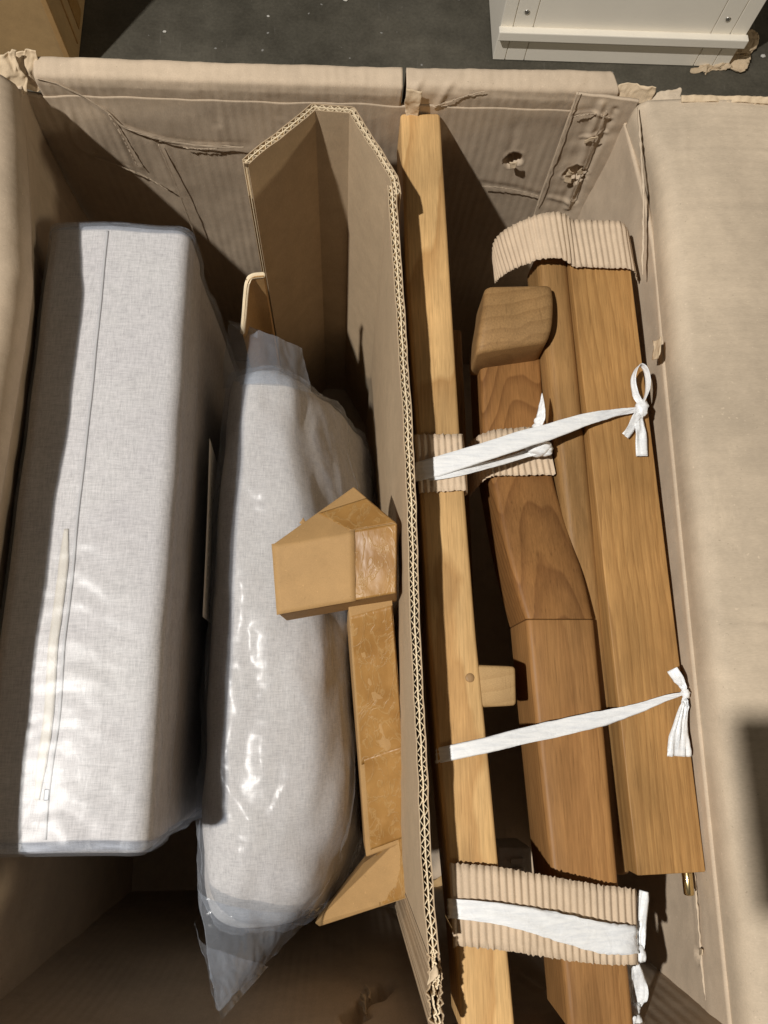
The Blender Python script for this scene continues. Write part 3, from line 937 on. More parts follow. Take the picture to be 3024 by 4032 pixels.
# crumpled corners
lump_sheet('torn_corner', [(-0.318, 0.588, 0.615), (-0.285, 0.600, 0.612), (-0.286, 0.612, 0.642), (-0.322, 0.606, 0.642)], 'torn', carton, 3.0, 0.006, 34)
lump_sheet('torn_corner', [(-0.335, 0.575, 0.630), (-0.300, 0.590, 0.62), (-0.298, 0.606, 0.650), (-0.335, 0.598, 0.645)], 'torn', carton, 6.0, 0.006, 30)
lump_sheet('torn_corner', [(0.276, 0.590, 0.600), (0.304, 0.583, 0.606), (0.312, 0.595, 0.640), (0.278, 0.603, 0.636)], 'torn', carton, 9.0, 0.005, 34)
lump_sheet('torn_corner', [(0.305, 0.572, 0.625), (0.335, 0.572, 0.640), (0.338, 0.597, 0.640), (0.310, 0.598, 0.632)], 'carton_flap', carton, 12.0, 0.004, 34)
lump_sheet('torn_corner', [(0.068, 0.592, 0.59), (0.082, 0.592, 0.59), (0.080, 0.592, 0.632), (0.065, 0.592, 0.632)], 'torn', carton, 15.0, 0.004, 24)
# paper torn away round the holes
lump_sheet('torn_scrap', [(0.2528, 0.588, 0.5359), (0.2623, 0.586, 0.5297), (0.2654, 0.586, 0.512), (0.2573, 0.588, 0.5147)], 'torn', carton, 21.0, 0.004, 16)
lump_sheet('torn_scrap', [(0.2692, 0.588, 0.5213), (0.2728, 0.586, 0.5301), (0.2679, 0.586, 0.5389), (0.2675, 0.588, 0.5304)], 'torn', carton, 23.0, 0.003, 12)
lump_sheet('torn_scrap', [(0.2593, 0.588, 0.5773), (0.269, 0.586, 0.5866), (0.2686, 0.586, 0.582), (0.2625, 0.588, 0.5733)], 'torn', carton, 25.0, 0.003, 12)
lump_sheet('torn_scrap', [(0.1889, 0.594, 0.5323), (0.1969, 0.59, 0.5374), (0.1964, 0.59, 0.53), (0.1929, 0.594, 0.5234)], 'torn', carton, 27.0, 0.003, 12)
lump_sheet('torn_scrap', [(0.292, 0.3351, 0.6144), (0.292, 0.3307, 0.6272), (0.29, 0.3127, 0.6262), (0.292, 0.3163, 0.6115)], 'torn', carton, 29.0, 0.004, 14)
lump_sheet('torn_scrap', [(0.292, -0.1856, 0.5654), (0.292, -0.1851, 0.5739), (0.29, -0.1893, 0.5754), (0.292, -0.1916, 0.5646)], 'torn', carton, 31.0, 0.002, 10)

# ================================================================ wrapped seat cushion (boxed, tight film)
c1 = thing('seat_cushion', 'thick boxed grey linen seat cushion sealed in tight clear film, standing on edge', 'cushion', (-0.222, 0.185, 0.008))
def c1_bulge(o):
    def f(p):
        x, y, z = p
        u = (x + 0.222) / 0.07
        if z > 0.5:
            z += 0.004 * (1 - min(1, u * u)) + 0.0012 * n3(p, 18, 1) + o * (0.0004 + 0.0005 * n3((x * 1.2, y * 2.2, z), 45, 3))
        else:
            x += 0.004 * math.sin((z - 0.05) * 9) * (1 if u > 0 else -1)
        x += 0.0018 * n3(p, 16, 5)
        y += 0.003 * n3(p, 16, 7)
        if o:
            d = x + 0.2285 - 0.004 * (y - 0.2)
            rip_ = math.exp(-((d - 0.012) / 0.022) ** 2)
            z += rip_ * 0.0007 * (1 + math.sin((y + 0.35 * abs(d) + 0.014 * n3(p, 25, 2)) * 210)) * max(0, n3((0, y, 0), 13, 4) + 0.45) if z > 0.5 else 0
            if z < 0.45:
                x += 0.002 + 0.0030 * n3((x, y * 0.5, z), 24, 9)
        return np.array((x, y, z))
    return f
def c1_stations(g):
    return [((-0.2861 - g, 0.478 + g, 0.573 + g), (-0.1487 + g, 0.477 + g, 0.573 + g), 0.560 + g), ((-0.291 - g, 0.2, 0.573 + g), (-0.1505 + g, 0.2, 0.573 + g), 0.560 + g),
            ((-0.2965 - g, -0.100 - g, 0.573 + g), (-0.1553 + g, -0.104 - g, 0.573 + g), 0.560 + g)]
beam('cover', c1_stations(0.0), 'linen', c1, r=0.013, nl=90, nw=26, nd=26, nc=8, end_r=0.011, deform=c1_bulge(0))
beam('plastic_film', c1_stations(0.0024), 'film1', c1, r=0.015, nl=260, nw=60, nd=40, nc=8, end_r=0.013, deform=c1_bulge(1))
sx = lambda y: -0.2347 + (y + 0.05) * 0.0134
top0 = c1_bulge(0)
def on_top(x, y, d):
    q = top0(np.array((x, y, 0.573)))
    return (q[0], y, q[2] + d)
ribbon('seam', [(on_top(sx(y), y, 0.0006), 0.0022, 0) for y in np.linspace(-0.090, 0.466, 60)], 'thread', c1, 160, 5, 0.0, 1.0, 0.0004, 0.0005)
zt = [on_top(sx(y) - 0.0085, y, 0.0007) for y in np.linspace(-0.060, 0.165, 24)]
zip_ = ribbon('zip_tape', [(p, 0.0082 * min(1.0, 0.45 + 0.2 * min(i, 23 - i)), 0) for i, p in enumerate(zt)], 'zip', c1, 90, 5, 0.0003, 2.0, 0.0004, 0.0003)
zp = on_top(sx(-0.055) - 0.001, -0.056, 0.0006)
box('zip_puller', (zp[0] - 0.0022, zp[1] - 0.0045, zp[2] - 0.001), (zp[0] + 0.0022, zp[1] + 0.0045, zp[2] + 0.0010), 'dark_metal', zip_, 0.0008)
# packing label on the side face
lab = grid_rows([[(-0.1385, 0.29, 0.47), (-0.137, 0.20, 0.472), (-0.137, 0.10, 0.472)], [(-0.1375, 0.275, 0.40), (-0.137, 0.20, 0.40), (-0.138, 0.10, 0.40)]], 8, 30)
lb = grid_mesh('label', lab, 'paper', c1, 0.0004, 0)
for k in range(12):
    y0 = 0.118 + 0.0125 * k
    zz = 0.462 - 0.001 * (k % 3)
    link('print_line', [(-0.1358, y0, zz), (-0.1358, y0 + 0.008 + 0.003 * ((k * 7) % 3) / 2, zz), (-0.1358, y0 + 0.008 + 0.003 * ((k * 7) % 3) / 2, zz - 0.0016), (-0.1358, y0, zz - 0.0016)], [(0, 1, 2, 3)], 'ink', lb, False)

# ================================================================ second cushion in a loose bag
c2 = thing('bagged_cushion', 'soft grey linen cushion slumped in a loose clear plastic bag with pointed tails', 'cushion', (-0.055, 0.08, 0.008))
SEC = [
    (0.352, [(-0.112, .22), (-0.112, .39), (-0.111, .450), (-0.104, .470), (-0.082, .476), (-0.060, .472), (-0.044, .448), (-0.018, .39), (0.030, .24)]),
    (0.325, [(-0.122, .20), (-0.122, .41), (-0.120, .470), (-0.110, .494), (-0.082, .500), (-0.054, .494), (-0.036, .464), (-0.004, .40), (0.042, .25)]),
    (0.20, [(-0.128, .20), (-0.128, .42), (-0.125, .478), (-0.110, .503), (-0.074, .507), (-0.040, .498), (-0.012, .462), (0.022, .39), (0.050, .25)]),
    (0.05, [(-0.131, .20), (-0.130, .42), (-0.126, .478), (-0.108, .504), (-0.062, .507), (-0.022, .494), (0.002, .450), (0.016, .39), (0.030, .25)]),
    (-0.08, [(-0.131, .20), (-0.130, .43), (-0.126, .476), (-0.108, .500), (-0.060, .503), (-0.020, .490), (0.006, .445), (0.018, .38), (0.028, .25)]),
    (-0.145, [(-0.129, .22), (-0.127, .42), (-0.122, .466), (-0.106, .490), (-0.070, .494), (-0.036, .482), (-0.012, .44), (0.008, .37), (0.040, .20)]),
    (-0.178, [(-0.122, .24), (-0.121, .41), (-0.118, .450), (-0.106, .470), (-0.078, .474), (-0.050, .466), (-0.028, .43), (-0.008, .37), (0.030, .20)]),
]
def c2_grid(off, nu, nv, wr):
    rows = [[(x * 1.045, y + (0.028 if y > 0.3 else 0), z - 0.035) for x, z in s] for y, s in SEC]
    # close both ends
    def shrink(s, y, k, dz):
        cx = sum(x for x, z in s) / len(s)
        return [((cx + (x - cx) * k) * 1.045, y, 0.35 + (z - 0.35) * k + dz - 0.035) for x, z in s]
    rows = [shrink(SEC[0][1], 0.395, 0.55, -0.01), shrink(SEC[0][1], 0.391, 0.82, -0.004)] + rows + [shrink(SEC[-1][1], -0.197, 0.80, -0.006), shrink(SEC[-1][1], -0.202, 0.5, -0.01)]
    g = grid_rows(rows, nu, nv)
    nr = grid_normals(g)
    if nr[nu // 2, nv // 2, 2] < 0:
        nr = -nr
    out = g.copy()
    for i in range(nu):
        for j in range(nv):
            p = g[i, j]
            h = off + 0.004 * n3((p[0], p[1] * 0.7, p[2]), 20, 3) + 0.0035 * n3((p[0] * 1.0, p[1] * 0.35, p[2]), 42, 6)
            h += wr * (0.0035 * n3((p[0], p[1] * 0.4, p[2]), 48, 11) + 0.0008 * n3(p, 150, 5) + 0.0022 * max(0.0, 1 - 7 * abs(n3((p[0], p[1] * 0.45, p[2]), 21, 31))) + 0.0010 * max(0.0, 1 - 5 * abs(n3((p[0], p[1] * 0.7, p[2]), 38, 37))))
            out[i, j] = p + nr[i, j] * h
    return out
grid_mesh('cover', c2_grid(0.0, 110, 90, 0.0), 'linen2', c2)
grid_mesh('plastic_bag', c2_grid(0.0042, 260, 190, 1.0), 'film2', c2)
# gathered tails of the bag at both ends
def tail(name, ra, rb, seed, amp, nu=40, nv=70):
    g = grid_rows([ra, [tuple((np.array(a) + np.array(b)) / 2) for a, b in zip(ra, rb)], rb], nu, nv)
    g = displace(g, lambda p: amp * (n3((p[0], p[1] * 0.35, p[2]), 55, seed) + 0.5 * abs(n3((p[0], p[1] * 0.5, p[2]), 120, seed + 2))))
    return grid_mesh(name, g, 'film_tail', c2)
tail('bag_tail', [(-0.1404, -0.1281, 0.43), (-0.1284, -0.155, 0.462), (-0.0828, -0.1682, 0.47), (-0.0422, -0.1779, 0.44), (-0.0207, -0.1875, 0.38)], [(-0.1092, -0.2276, 0.5), (-0.107, -0.2333, 0.5), (-0.1049, -0.2389, 0.5), (-0.1022, -0.2376, 0.5), (-0.0965, -0.2333, 0.5)], 3.0, 0.003, 60, 80)
tail('bag_tail', [(-0.1391, -0.1854, 0.43), (-0.1283, -0.2031, 0.44), (-0.0972, -0.2136, 0.445), (-0.0683, -0.2264, 0.43)], [(-0.109, -0.2327, 0.495), (-0.1068, -0.2384, 0.495), (-0.105, -0.244, 0.495), (-0.1036, -0.2497, 0.495)], 8.0, 0.003, 50, 70)
tail('bag_tail', [(-0.1365, 0.3694, 0.42), (-0.1028, 0.3538, 0.468), (-0.0675, 0.3532, 0.47), (-0.0312, 0.3601, 0.43)], [(-0.1255, 0.4333, 0.455), (-0.0982, 0.4275, 0.46), (-0.0695, 0.4152, 0.46), (-0.0434, 0.412, 0.44)], 12.0, 0.003, 40, 70)
tail('bag_tail', [(-0.1196, 0.4299, 0.455), (-0.1064, 0.4208, 0.455), (-0.0928, 0.4164, 0.455)], [(-0.1269, 0.4352, 0.46), (-0.1096, 0.4292, 0.465), (-0.0924, 0.4241, 0.46)], 15.0, 0.002, 14, 40)

# ================================================================ folded double-wall divider
dv = thing('cardboard_divider', 'folded double-wall cardboard divider with its fluted edge up, between cushions and timber', 'divider', (0.03, 0.2, 0.008))
TOP = 0.645
def fl_path(pts, n, smooth=False):
    return resample([(p[0], p[1], 0) for p in pts], n, smooth)[:, :2]
def offs(path, d):
    t = np.gradient(path, axis=0)
    t /= np.linalg.norm(t, axis=1, keepdims=True)
    return path + np.stack([-t[:, 1], t[:, 0]], 1) * d
head = [(-0.0866, 0.4947, 0.645), (-0.0243, 0.5577, 0.645), (0.0119, 0.5553, 0.645), (0.0508, 0.4815, 0.645), (0.053, 0.4636, 0.645)]
long_ = [(0.0477, 0.4734, 0.645), (0.049, 0.4537, 0.645), (0.052, 0.3774, 0.645), (0.0553, 0.2878, 0.645), (0.0575, 0.2285, 0.645), (0.0588, 0.1446, 0.645), (0.0588, 0.0607, 0.645), (0.0611, -0.023, 0.645), (0.0626, -0.1093, 0.645), (0.0648, -0.1477, 0.645), (0.0659, -0.1625, 0.645)]
def board_wall(path, seed, name_top):
    n = len(path)
    s = np.concatenate([[0], np.cumsum(np.linalg.norm(np.diff(path, axis=0), axis=1))])
    wob = np.array([0.0007 * n3((q * 60, seed, 0), 1.0, seed) for q in s])
    zt = np.array([TOP + 0.0012 * n3((q * 30, seed, 3), 1.0) for q in s])
    for d in (-0.0036, 0.0, 0.0036):
        p = offs(path, d) + offs(path, 0) * 0
        p = p + (offs(path, 1.0) - path) * wob[:, None]
        extrude_path('liner', p, 0.00042, 0.012, zt, 'divider' if d else 'fluting', dv)
    for d, ph, per in ((-0.0018, 0.0, 0.0082), (0.0018, 1.1, 0.0074)):
        nn = int(s[-1] / per * 12)
        q = np.linspace(0, s[-1], nn)
        base = np.stack([np.interp(q, s, path[:, 0]), np.interp(q, s, path[:, 1])], 1)
        a = np.array([0.00155 * math.asin(math.sin(2 * math.pi * x / per + ph + 1.9 * n3((x * 35, seed, d), 1.0))) / 1.45 for x in q])
        t = np.gradient(base, axis=0); t /= np.linalg.norm(t, axis=1, keepdims=True)
        nr = np.stack([-t[:, 1], t[:, 0]], 1)
        w = np.interp(q, s, wob)
        p = base + nr * (d + a + w)[:, None]
        extrude_path('fluting', p, 0.00026, TOP - 0.05, TOP - 0.0006, 'fluting', dv)
board_wall(fl_path(head, 260), 2.0, 'head')
board_wall(fl_path(long_, 400, True), 5.0, 'long')
# crushed near end of the board
crush = [(0.0665, -0.1639, 0.64), (0.0676, -0.1795, 0.637), (0.0666, -0.1921, 0.634), (0.0681, -0.2115, 0.63), (0.0681, -0.2196, 0.63)]
for k, (o, s) in enumerate(((-0.0036, 1.0), (-0.001, 3.0), (0.0015, 5.0), (0.004, 7.0))):
    p = offs(fl_path(crush, 90, True), o)
    ss = np.arange(len(p))
    p = p + np.array([[0.0028 * n3((i * 0.16, s, 0), 1.0, s) + 0.0016 * n3((i * 0.6, s, 2), 1.0, s), 0] for i in ss])
    zt = np.array([0.637 + 0.006 * n3((i * 0.1, s, 5), 1.0, s) for i in ss])
    extrude_path('crushed_ply', p, 0.0005, 0.30, zt, 'fluting' if k in (1, 2) else 'divider', dv)
lump_sheet('torn_scrap', [(0.0619, -0.1741, 0.645), (0.0667, -0.1699, 0.645), (0.0681, -0.1772, 0.645), (0.0629, -0.182, 0.64)], 'torn', dv, 33.0, 0.004, 14)
lump_sheet('torn_scrap', [(-0.0867, 0.4905, 0.65), (-0.0828, 0.4913, 0.648), (-0.0868, 0.4993, 0.63), (-0.0895, 0.4971, 0.632)], 'torn', dv, 35.0, 0.002, 10)

# small rounded tuck flap standing behind the cushions
tk = thing('tuck_flap', 'small dark cardboard tuck flap with rounded pale edge behind the bagged cushion', 'cardboard flap', (-0.09, 0.43, 0.008))
edge = [(-0.1075, 0.414, 0.47), (-0.1037, 0.42, 0.49), (-0.0992, 0.4335, 0.515), (-0.0961, 0.4416, 0.527), (-0.0911, 0.4464, 0.53), (-0.0796, 0.4482, 0.53)]
edge = resample(edge, 40)
v, f = [], []
for i, p in enumerate(edge):
    v += [(p[0], p[1], p[2]), (p[0] + 0.0012, p[1] + 0.0035, p[2]), (p[0] + 0.0012, p[1] + 0.0035, 0.012), (p[0], p[1], 0.012)]
for i in range(len(edge) - 1):
    for k in range(3):
        f.append((4 * i + k, 4 * i + k + 1, 4 * i + 4 + k + 1, 4 * i + 4 + k))
    f.append((4 * i + 3, 4 * i, 4 * i + 4, 4 * i + 7))
f += [(0, 1, 2, 3), tuple(4 * (len(edge) - 1) + k for k in range(4))]
pn = link('panel', v, f, 'brown_box', tk, False); recalc(pn)
er = tube_mesh('edge', [[(p[0] + 0.0028 * math.cos(a), p[1] + 0.0017 + 0.0028 * math.sin(a) * 0.8, p[2] + 0.0022 * math.sin(a)) for a in np.linspace(0, 2 * math.pi, 9)[:-1]] for p in edge], 'fluting', pn)

# ================================================================ brown taped package with flared end caps
pk = thing('taped_package', 'narrow brown package wrapped in parcel tape with flared end caps, on the bagged cushion', 'package', (0.03, 0.05, 0.45))
def bil(q, u, v, off=0.0):
    a, b, c, d = [np.array(x, float) for x in q]
    p = (a * (1 - u) + b * u) * (1 - v) + (d * (1 - u) + c * u) * v
    n = np.cross(b - a, d - a); n /= np.linalg.norm(n)
    if n[2] < 0: n = -n
    return p + n * off
def patch(name, q, u0, u1, v0, v1, mat, parent, off=0.0009, wob=0.0, seed=0.0, n=16):
    g = np.zeros((n, n, 3))
    for i in range(n):
        for j in range(n):
            u = u0 + (u1 - u0) * i / (n - 1); vv = v0 + (v1 - v0) * j / (n - 1)
            p = bil(q, u, vv, off)
            p = p + np.array([0, 0, wob * (n3(p, 70, seed) + 0.5 * abs(n3(p, 160, seed)))])
            g[i, j] = p
    return grid_mesh(name, g, mat, parent, 0.00025, 0.0)
sA, sB, sE, sD = (0.0073, 0.1006, 0.556), (0.0469, 0.1105, 0.556), (0.0684, -0.1156, 0.45), (0.025, -0.1315, 0.44)
dn = np.array([0, 0, -0.36])
core = hull('core', [sA, sB, sE, sD] + [tuple(np.array(p) + dn) for p in (sA, sB, sE, sD)], 'brown_box', pk, 0.0015)
sq = (sA, sB, sE, sD)
patch('tape', sq, 0.04, 0.97, 0.05, 0.62, 'tape', pk, 0.0012, 0.0012, 2.0, 40)
patch('tape', sq, 0.10, 0.97, 0.60, 0.97, 'tape', pk, 0.0022, 0.0012, 5.0, 40)
# upper cap
A_, B_, Cc, D_, E_ = (-0.0591, 0.1485, 0.585), (0.05, 0.1633, 0.6), (0.0129, 0.2092, 0.56), (-0.0539, 0.088, 0.58), (0.0485, 0.1035, 0.592)
dn = np.array([0.004, 0, -0.05])
hull('end_cap', [A_, B_, Cc, D_, E_] + [tuple(np.array(p) + dn) for p in (A_, B_, Cc, D_, E_)], 'brown_box', pk, 0.0012)
cq = (A_, B_, E_, D_)
fs = patch('flap_sheet', cq, -0.006, 0.66, -0.004, 1.012, 'brown_box', pk, 0.0003, 0.0006, 17.0, 14); fs.modifiers['thickness'].thickness = 0.0022
patch('tape', cq, 0.63, 0.995, 0.0, 1.0, 'tape', pk, 0.0009, 0.0007, 7.0, 30)
mid_ = lambda a, b, t: tuple(np.array(a) * (1 - t) + np.array(b) * t)
tq = (mid_(A_, Cc, 0.52), mid_(Cc, B_, 0.30), B_, mid_(A_, B_, 0.62))
patch('tape', tq, 0.02, 0.98, 0.05, 0.98, 'tape', pk, 0.0009, 0.0005, 9.0, 24)
lump_sheet('torn_scrap', [(-0.0368, 0.1705, 0.574), (-0.0336, 0.1761, 0.574), (-0.0306, 0.1718, 0.574), (-0.0343, 0.1688, 0.574)], 'brown_box', pk, 37.0, 0.002, 8)
# lower cap
F1, F2, F3, F4, F5 = (-0.0271, -0.2078, 0.355), (0.0239, -0.144, 0.395), (0.0609, -0.1097, 0.455), (0.0769, -0.162, 0.455), (-0.0222, -0.2114, 0.355)
dn = np.array([0.004, 0, -0.05])
hull('end_cap', [F1, F2, F3, F4, F5] + [tuple(np.array(p) + dn) for p in (F1, F2, F3, F4, F5)], 'brown_box', pk, 0.0012)
lq = (mid_(F2, F3, 0.35), F3, F4, mid_(F5, F4, 0.62))
patch('tape', lq, 0.02, 0.98, 0.02, 0.98, 'tape', pk, 0.0016, 0.0008, 11.0, 28)

# ================================================================ light timber leg with its stub rail
lw = thing('light_chair_leg', 'long pale golden wooden chair leg with a short stub rail beside the divider', 'wooden leg', (0.085, 0.2, 0.54))
st = []
for y, l, r_ in ((243, 865, 951), (600, 878, 973), (940, 902, 994), (1375, 927, 1029), (1616, 944, 1054), (1884, 969, 1079), (2090, 990, 1101), (2212, 996, 1113)):
    st.append((l, r_, y))
st = [((0.0623, 0.5954, 0.6), (0.1032, 0.5968, 0.6), .058), ((0.0639, 0.4056, 0.6), (0.1062, 0.4063, 0.6), .058), ((0.0701, 0.2456, 0.6), (0.1089, 0.2457, 0.6), .058), ((0.0749, 0.0651, 0.6), (0.115, 0.0647, 0.6), .058), ((0.0785, -0.0249, 0.6), (0.1202, -0.0257, 0.6), .058), ((0.0844, -0.1179, 0.6), (0.1246, -0.1189, 0.6), .058), ((0.0889, -0.1847, 0.6), (0.1287, -0.1859, 0.6), .058), ((0.0901, -0.2309, 0.6), (0.1308, -0.2324, 0.6), .058)]
leg_ = beam('leg', st, 'light_wood', lw, r=0.0035, nl=60, linear=True)
ten = [((0.1013, 0.0423, 0.598), (0.1021, 0.0061, 0.598), 0.032), ((0.1476, 0.0398, 0.598), (0.1464, 0.0076, 0.598), 0.032)]
ten = [((a[0], a[1], a[2]), (b[0], b[1], b[2]), d) for a, b, d in ten]
def swap(ss):
    return [(b, a, d) for a, b, d in ss]
beam('stub_rail', swap(ten), 'tenon_wood', lw, r=0.003, nl=14, linear=True)
pc = (0.1079, 0.0306, 0.6003)
plug = [[(pc[0] + rr * math.cos(a), pc[1] + rr * math.sin(a), zz) for a in np.linspace(0, 2 * math.pi, 21)[:-1]] for rr, zz in ((0.0038, 0.590), (0.0038, 0.6003), (0.0034, 0.6008), (0.0012, 0.6009))]
tube_mesh('dowel_plug', plug, 'plug_wood', leg_)
# long slat of the same frame seen in the dark below
beam('lower_slat', [((0.125, 0.46, 0.40), (0.150, 0.46, 0.40), 0.03), ((0.125, -0.20, 0.40), (0.150, -0.20, 0.40), 0.03)], 'post_wood', lw, r=0.003, nl=12, linear=True)

# ================================================================ dark timber leg, square block head
dw = thing('dark_chair_leg', 'heavy brown wooden chair leg with square block head and curved upper half', 'wooden leg', (0.19, 0.1, 0.5))
up = [((0.1391, 0.3565, 0.56), (0.2008, 0.3572, 0.56), .062), ((0.138, 0.3034, 0.562), (0.1993, 0.3039, 0.562), .062), ((0.1381, 0.2594, 0.564), (0.2002, 0.2597, 0.564), .062), ((0.1429, 0.2118, 0.568), (0.2023, 0.2118, 0.568), .064), ((0.1482, 0.1611, 0.575), (0.2108, 0.1609, 0.575), .066), ((0.1539, 0.1214, 0.581), (0.2184, 0.121, 0.581), .068), ((0.162, 0.0809, 0.585), (0.2228, 0.0803, 0.585), .070)]
beam('upper_leg', up, 'red_wood', dw, r=0.005, nl=60, end_r=0.001)
lo = [((0.1624, 0.0805, 0.585), (0.2232, 0.0799, 0.585), .070), ((0.166, -0.0271, 0.585), (0.2239, -0.0281, 0.585), .070), ((0.1704, -0.1317, 0.585), (0.2245, -0.1331, 0.585), .070), ((0.1743, -0.198, 0.585), (0.2269, -0.1997, 0.585), .070), ((0.1754, -0.2345, 0.585), (0.2272, -0.2364, 0.585), .070)]
beam('lower_leg', lo, 'post_wood', dw, r=0.005, nl=40, end_r=0.001, linear=True)
hd = [((0.1395, 0.3984, 0.6), (0.2054, 0.401, 0.6), .055), ((0.1369, 0.3797, 0.604), (0.2046, 0.3807, 0.604), .060), ((0.132, 0.3548, 0.605), (0.2012, 0.3557, 0.605), .062), ((0.1275, 0.3287, 0.598), (0.196, 0.34, 0.6), .056)]
beam('head_block', hd, 'end_wood', dw, r=0.007, nl=18, end_r=0.004, nw=8, nd=6)
pl = (0.1655, 0.0203, 0.5315)
# ================================================================ rounded rail and flat board
rl = thing('rounded_rail', 'slim brown rail with rounded top lying between the dark leg and the flat board', 'wooden rail', (0.21, 0.15, 0.52))
beam('rail', [((0.1968, 0.4479, 0.586), (0.2278, 0.4485, 0.586), .05), ((0.201, 0.2707, 0.584), (0.2302, 0.2709, 0.584), .05), ((0.2206, -0.1321, 0.556), (0.2464, -0.1328, 0.556), .05)], 'rail_wood', rl, r=0.0085, nl=40, nc=8, linear=True, end_r=0.004)
bd = thing('flat_board', 'wide flat honey brown board with straight grain and a brass pin in its end', 'wooden board', (0.26, 0.15, 0.55))
bdm = beam('board', [((0.2269, 0.4419, 0.592), (0.2874, 0.4431, 0.592), .024), ((0.2374, -0.126, 0.592), (0.2938, -0.1248, 0.592), .024)], 'board_wood', bd, r=0.0012, nl=40, linear=True)
pa = np.array((0.2831, -0.1217, 0.58)); 
tube_mesh('brass_pin', [[(pa[0] + r_ * math.cos(a), y, pa[2] + r_ * math.sin(a)) for a in np.linspace(0, 2 * math.pi, 19)[:-1]] for y, r_ in ((pa[1] + 0.01, 0.0042), (pa[1] - 0.0212, 0.0042), (pa[1] - 0.0220, 0.0036))], 'brass', bdm)

# ================================================================ corrugated paper wraps
w1 = thing('corrugated_wrap', 'humped strip of corrugated paper capping the ends of the rail and board', 'paper wrap', (0.22, 0.45, 0.5), 'strips of corrugated packing paper')
corrugated('paper', [(0.163, 0.47, 0.535), (0.1603, 0.4744, 0.56), (0.1668, 0.4742, 0.58), (0.1797, 0.4733, 0.596), (0.1935, 0.4737, 0.606), (0.2106, 0.4742, 0.611), (0.2219, 0.4742, 0.607), (0.23, 0.473, 0.601), (0.2412, 0.4727, 0.601), (0.2645, 0.4722, 0.601), (0.2784, 0.4709, 0.601), (0.2865, 0.4697, 0.594), (0.2966, 0.4724, 0.575)],
           [(0.1644, 0.4412, 0.535), (0.167, 0.4365, 0.555), (0.1737, 0.4334, 0.572), (0.1834, 0.4296, 0.588), (0.1942, 0.4277, 0.6), (0.2106, 0.4256, 0.606), (0.2221, 0.4234, 0.602), (0.2286, 0.422, 0.598), (0.2401, 0.4217, 0.598), (0.2631, 0.4211, 0.598), (0.282, 0.4209, 0.598), (0.2917, 0.4208, 0.592), (0.3006, 0.4222, 0.575)], 'wrap', w1, seed=1.0)
w2 = thing('corrugated_wrap', 'short cuff of corrugated paper round the pale leg under the upper ribbon', 'paper wrap', (0.09, 0.25, 0.55), 'strips of corrugated packing paper')
corrugated('paper', [(0.0716, 0.256, 0.56), (0.0696, 0.2503, 0.585), (0.0691, 0.2448, 0.602), (0.0738, 0.2443, 0.6045), (0.0897, 0.2444, 0.6045), (0.1044, 0.2449, 0.6045), (0.1094, 0.2459, 0.602), (0.1135, 0.2505, 0.585), (0.1166, 0.2538, 0.56)],
           [(0.0745, 0.2006, 0.56), (0.0723, 0.1951, 0.585), (0.0709, 0.191, 0.602), (0.0755, 0.1906, 0.6045), (0.0899, 0.1911, 0.6045), (0.1063, 0.1923, 0.6045), (0.1117, 0.1927, 0.602), (0.1154, 0.1964, 0.585), (0.1187, 0.2006, 0.56)], 'wrap', w2, seed=3.0)
w3 = thing('corrugated_wrap', 'corrugated paper strip sagging over the dark leg below its block head', 'paper wrap', (0.16, 0.25, 0.55), 'strips of corrugated packing paper')
corrugated('paper', [(0.1252, 0.2519, 0.525), (0.1259, 0.2569, 0.545), (0.1326, 0.26, 0.56), (0.142, 0.2622, 0.568), (0.1546, 0.2638, 0.57), (0.1703, 0.2648, 0.57), (0.1838, 0.2658, 0.57), (0.1972, 0.2659, 0.57)],
           [(0.127, 0.2089, 0.525), (0.1292, 0.2105, 0.545), (0.1344, 0.2128, 0.562), (0.1403, 0.2148, 0.573), (0.1552, 0.2155, 0.575), (0.1705, 0.2155, 0.575), (0.1836, 0.216, 0.575), (0.2012, 0.2165, 0.575)], 'wrap', w3, seed=5.0)
w4 = thing('corrugated_wrap', 'broad band of corrugated paper across both legs at the lower tie', 'paper wrap', (0.16, -0.15, 0.55), 'strips of corrugated packing paper')
corrugated('paper', [(0.0872, -0.1165, 0.585), (0.0853, -0.111, 0.603), (0.0897, -0.1107, 0.6055), (0.124, -0.1142, 0.606), (0.1497, -0.1195, 0.604), (0.18, -0.1259, 0.599), (0.2071, -0.1316, 0.594), (0.23, -0.135, 0.592), (0.2355, -0.1369, 0.588), (0.2464, -0.1456, 0.56)],
           [(0.0889, -0.1759, 0.585), (0.0873, -0.1693, 0.603), (0.0909, -0.1687, 0.6055), (0.1225, -0.1724, 0.606), (0.1476, -0.1772, 0.604), (0.1772, -0.1833, 0.599), (0.2039, -0.1878, 0.594), (0.2268, -0.1894, 0.592), (0.2319, -0.19, 0.588), (0.2424, -0.1994, 0.56)], 'wrap', w4, seed=7.0)

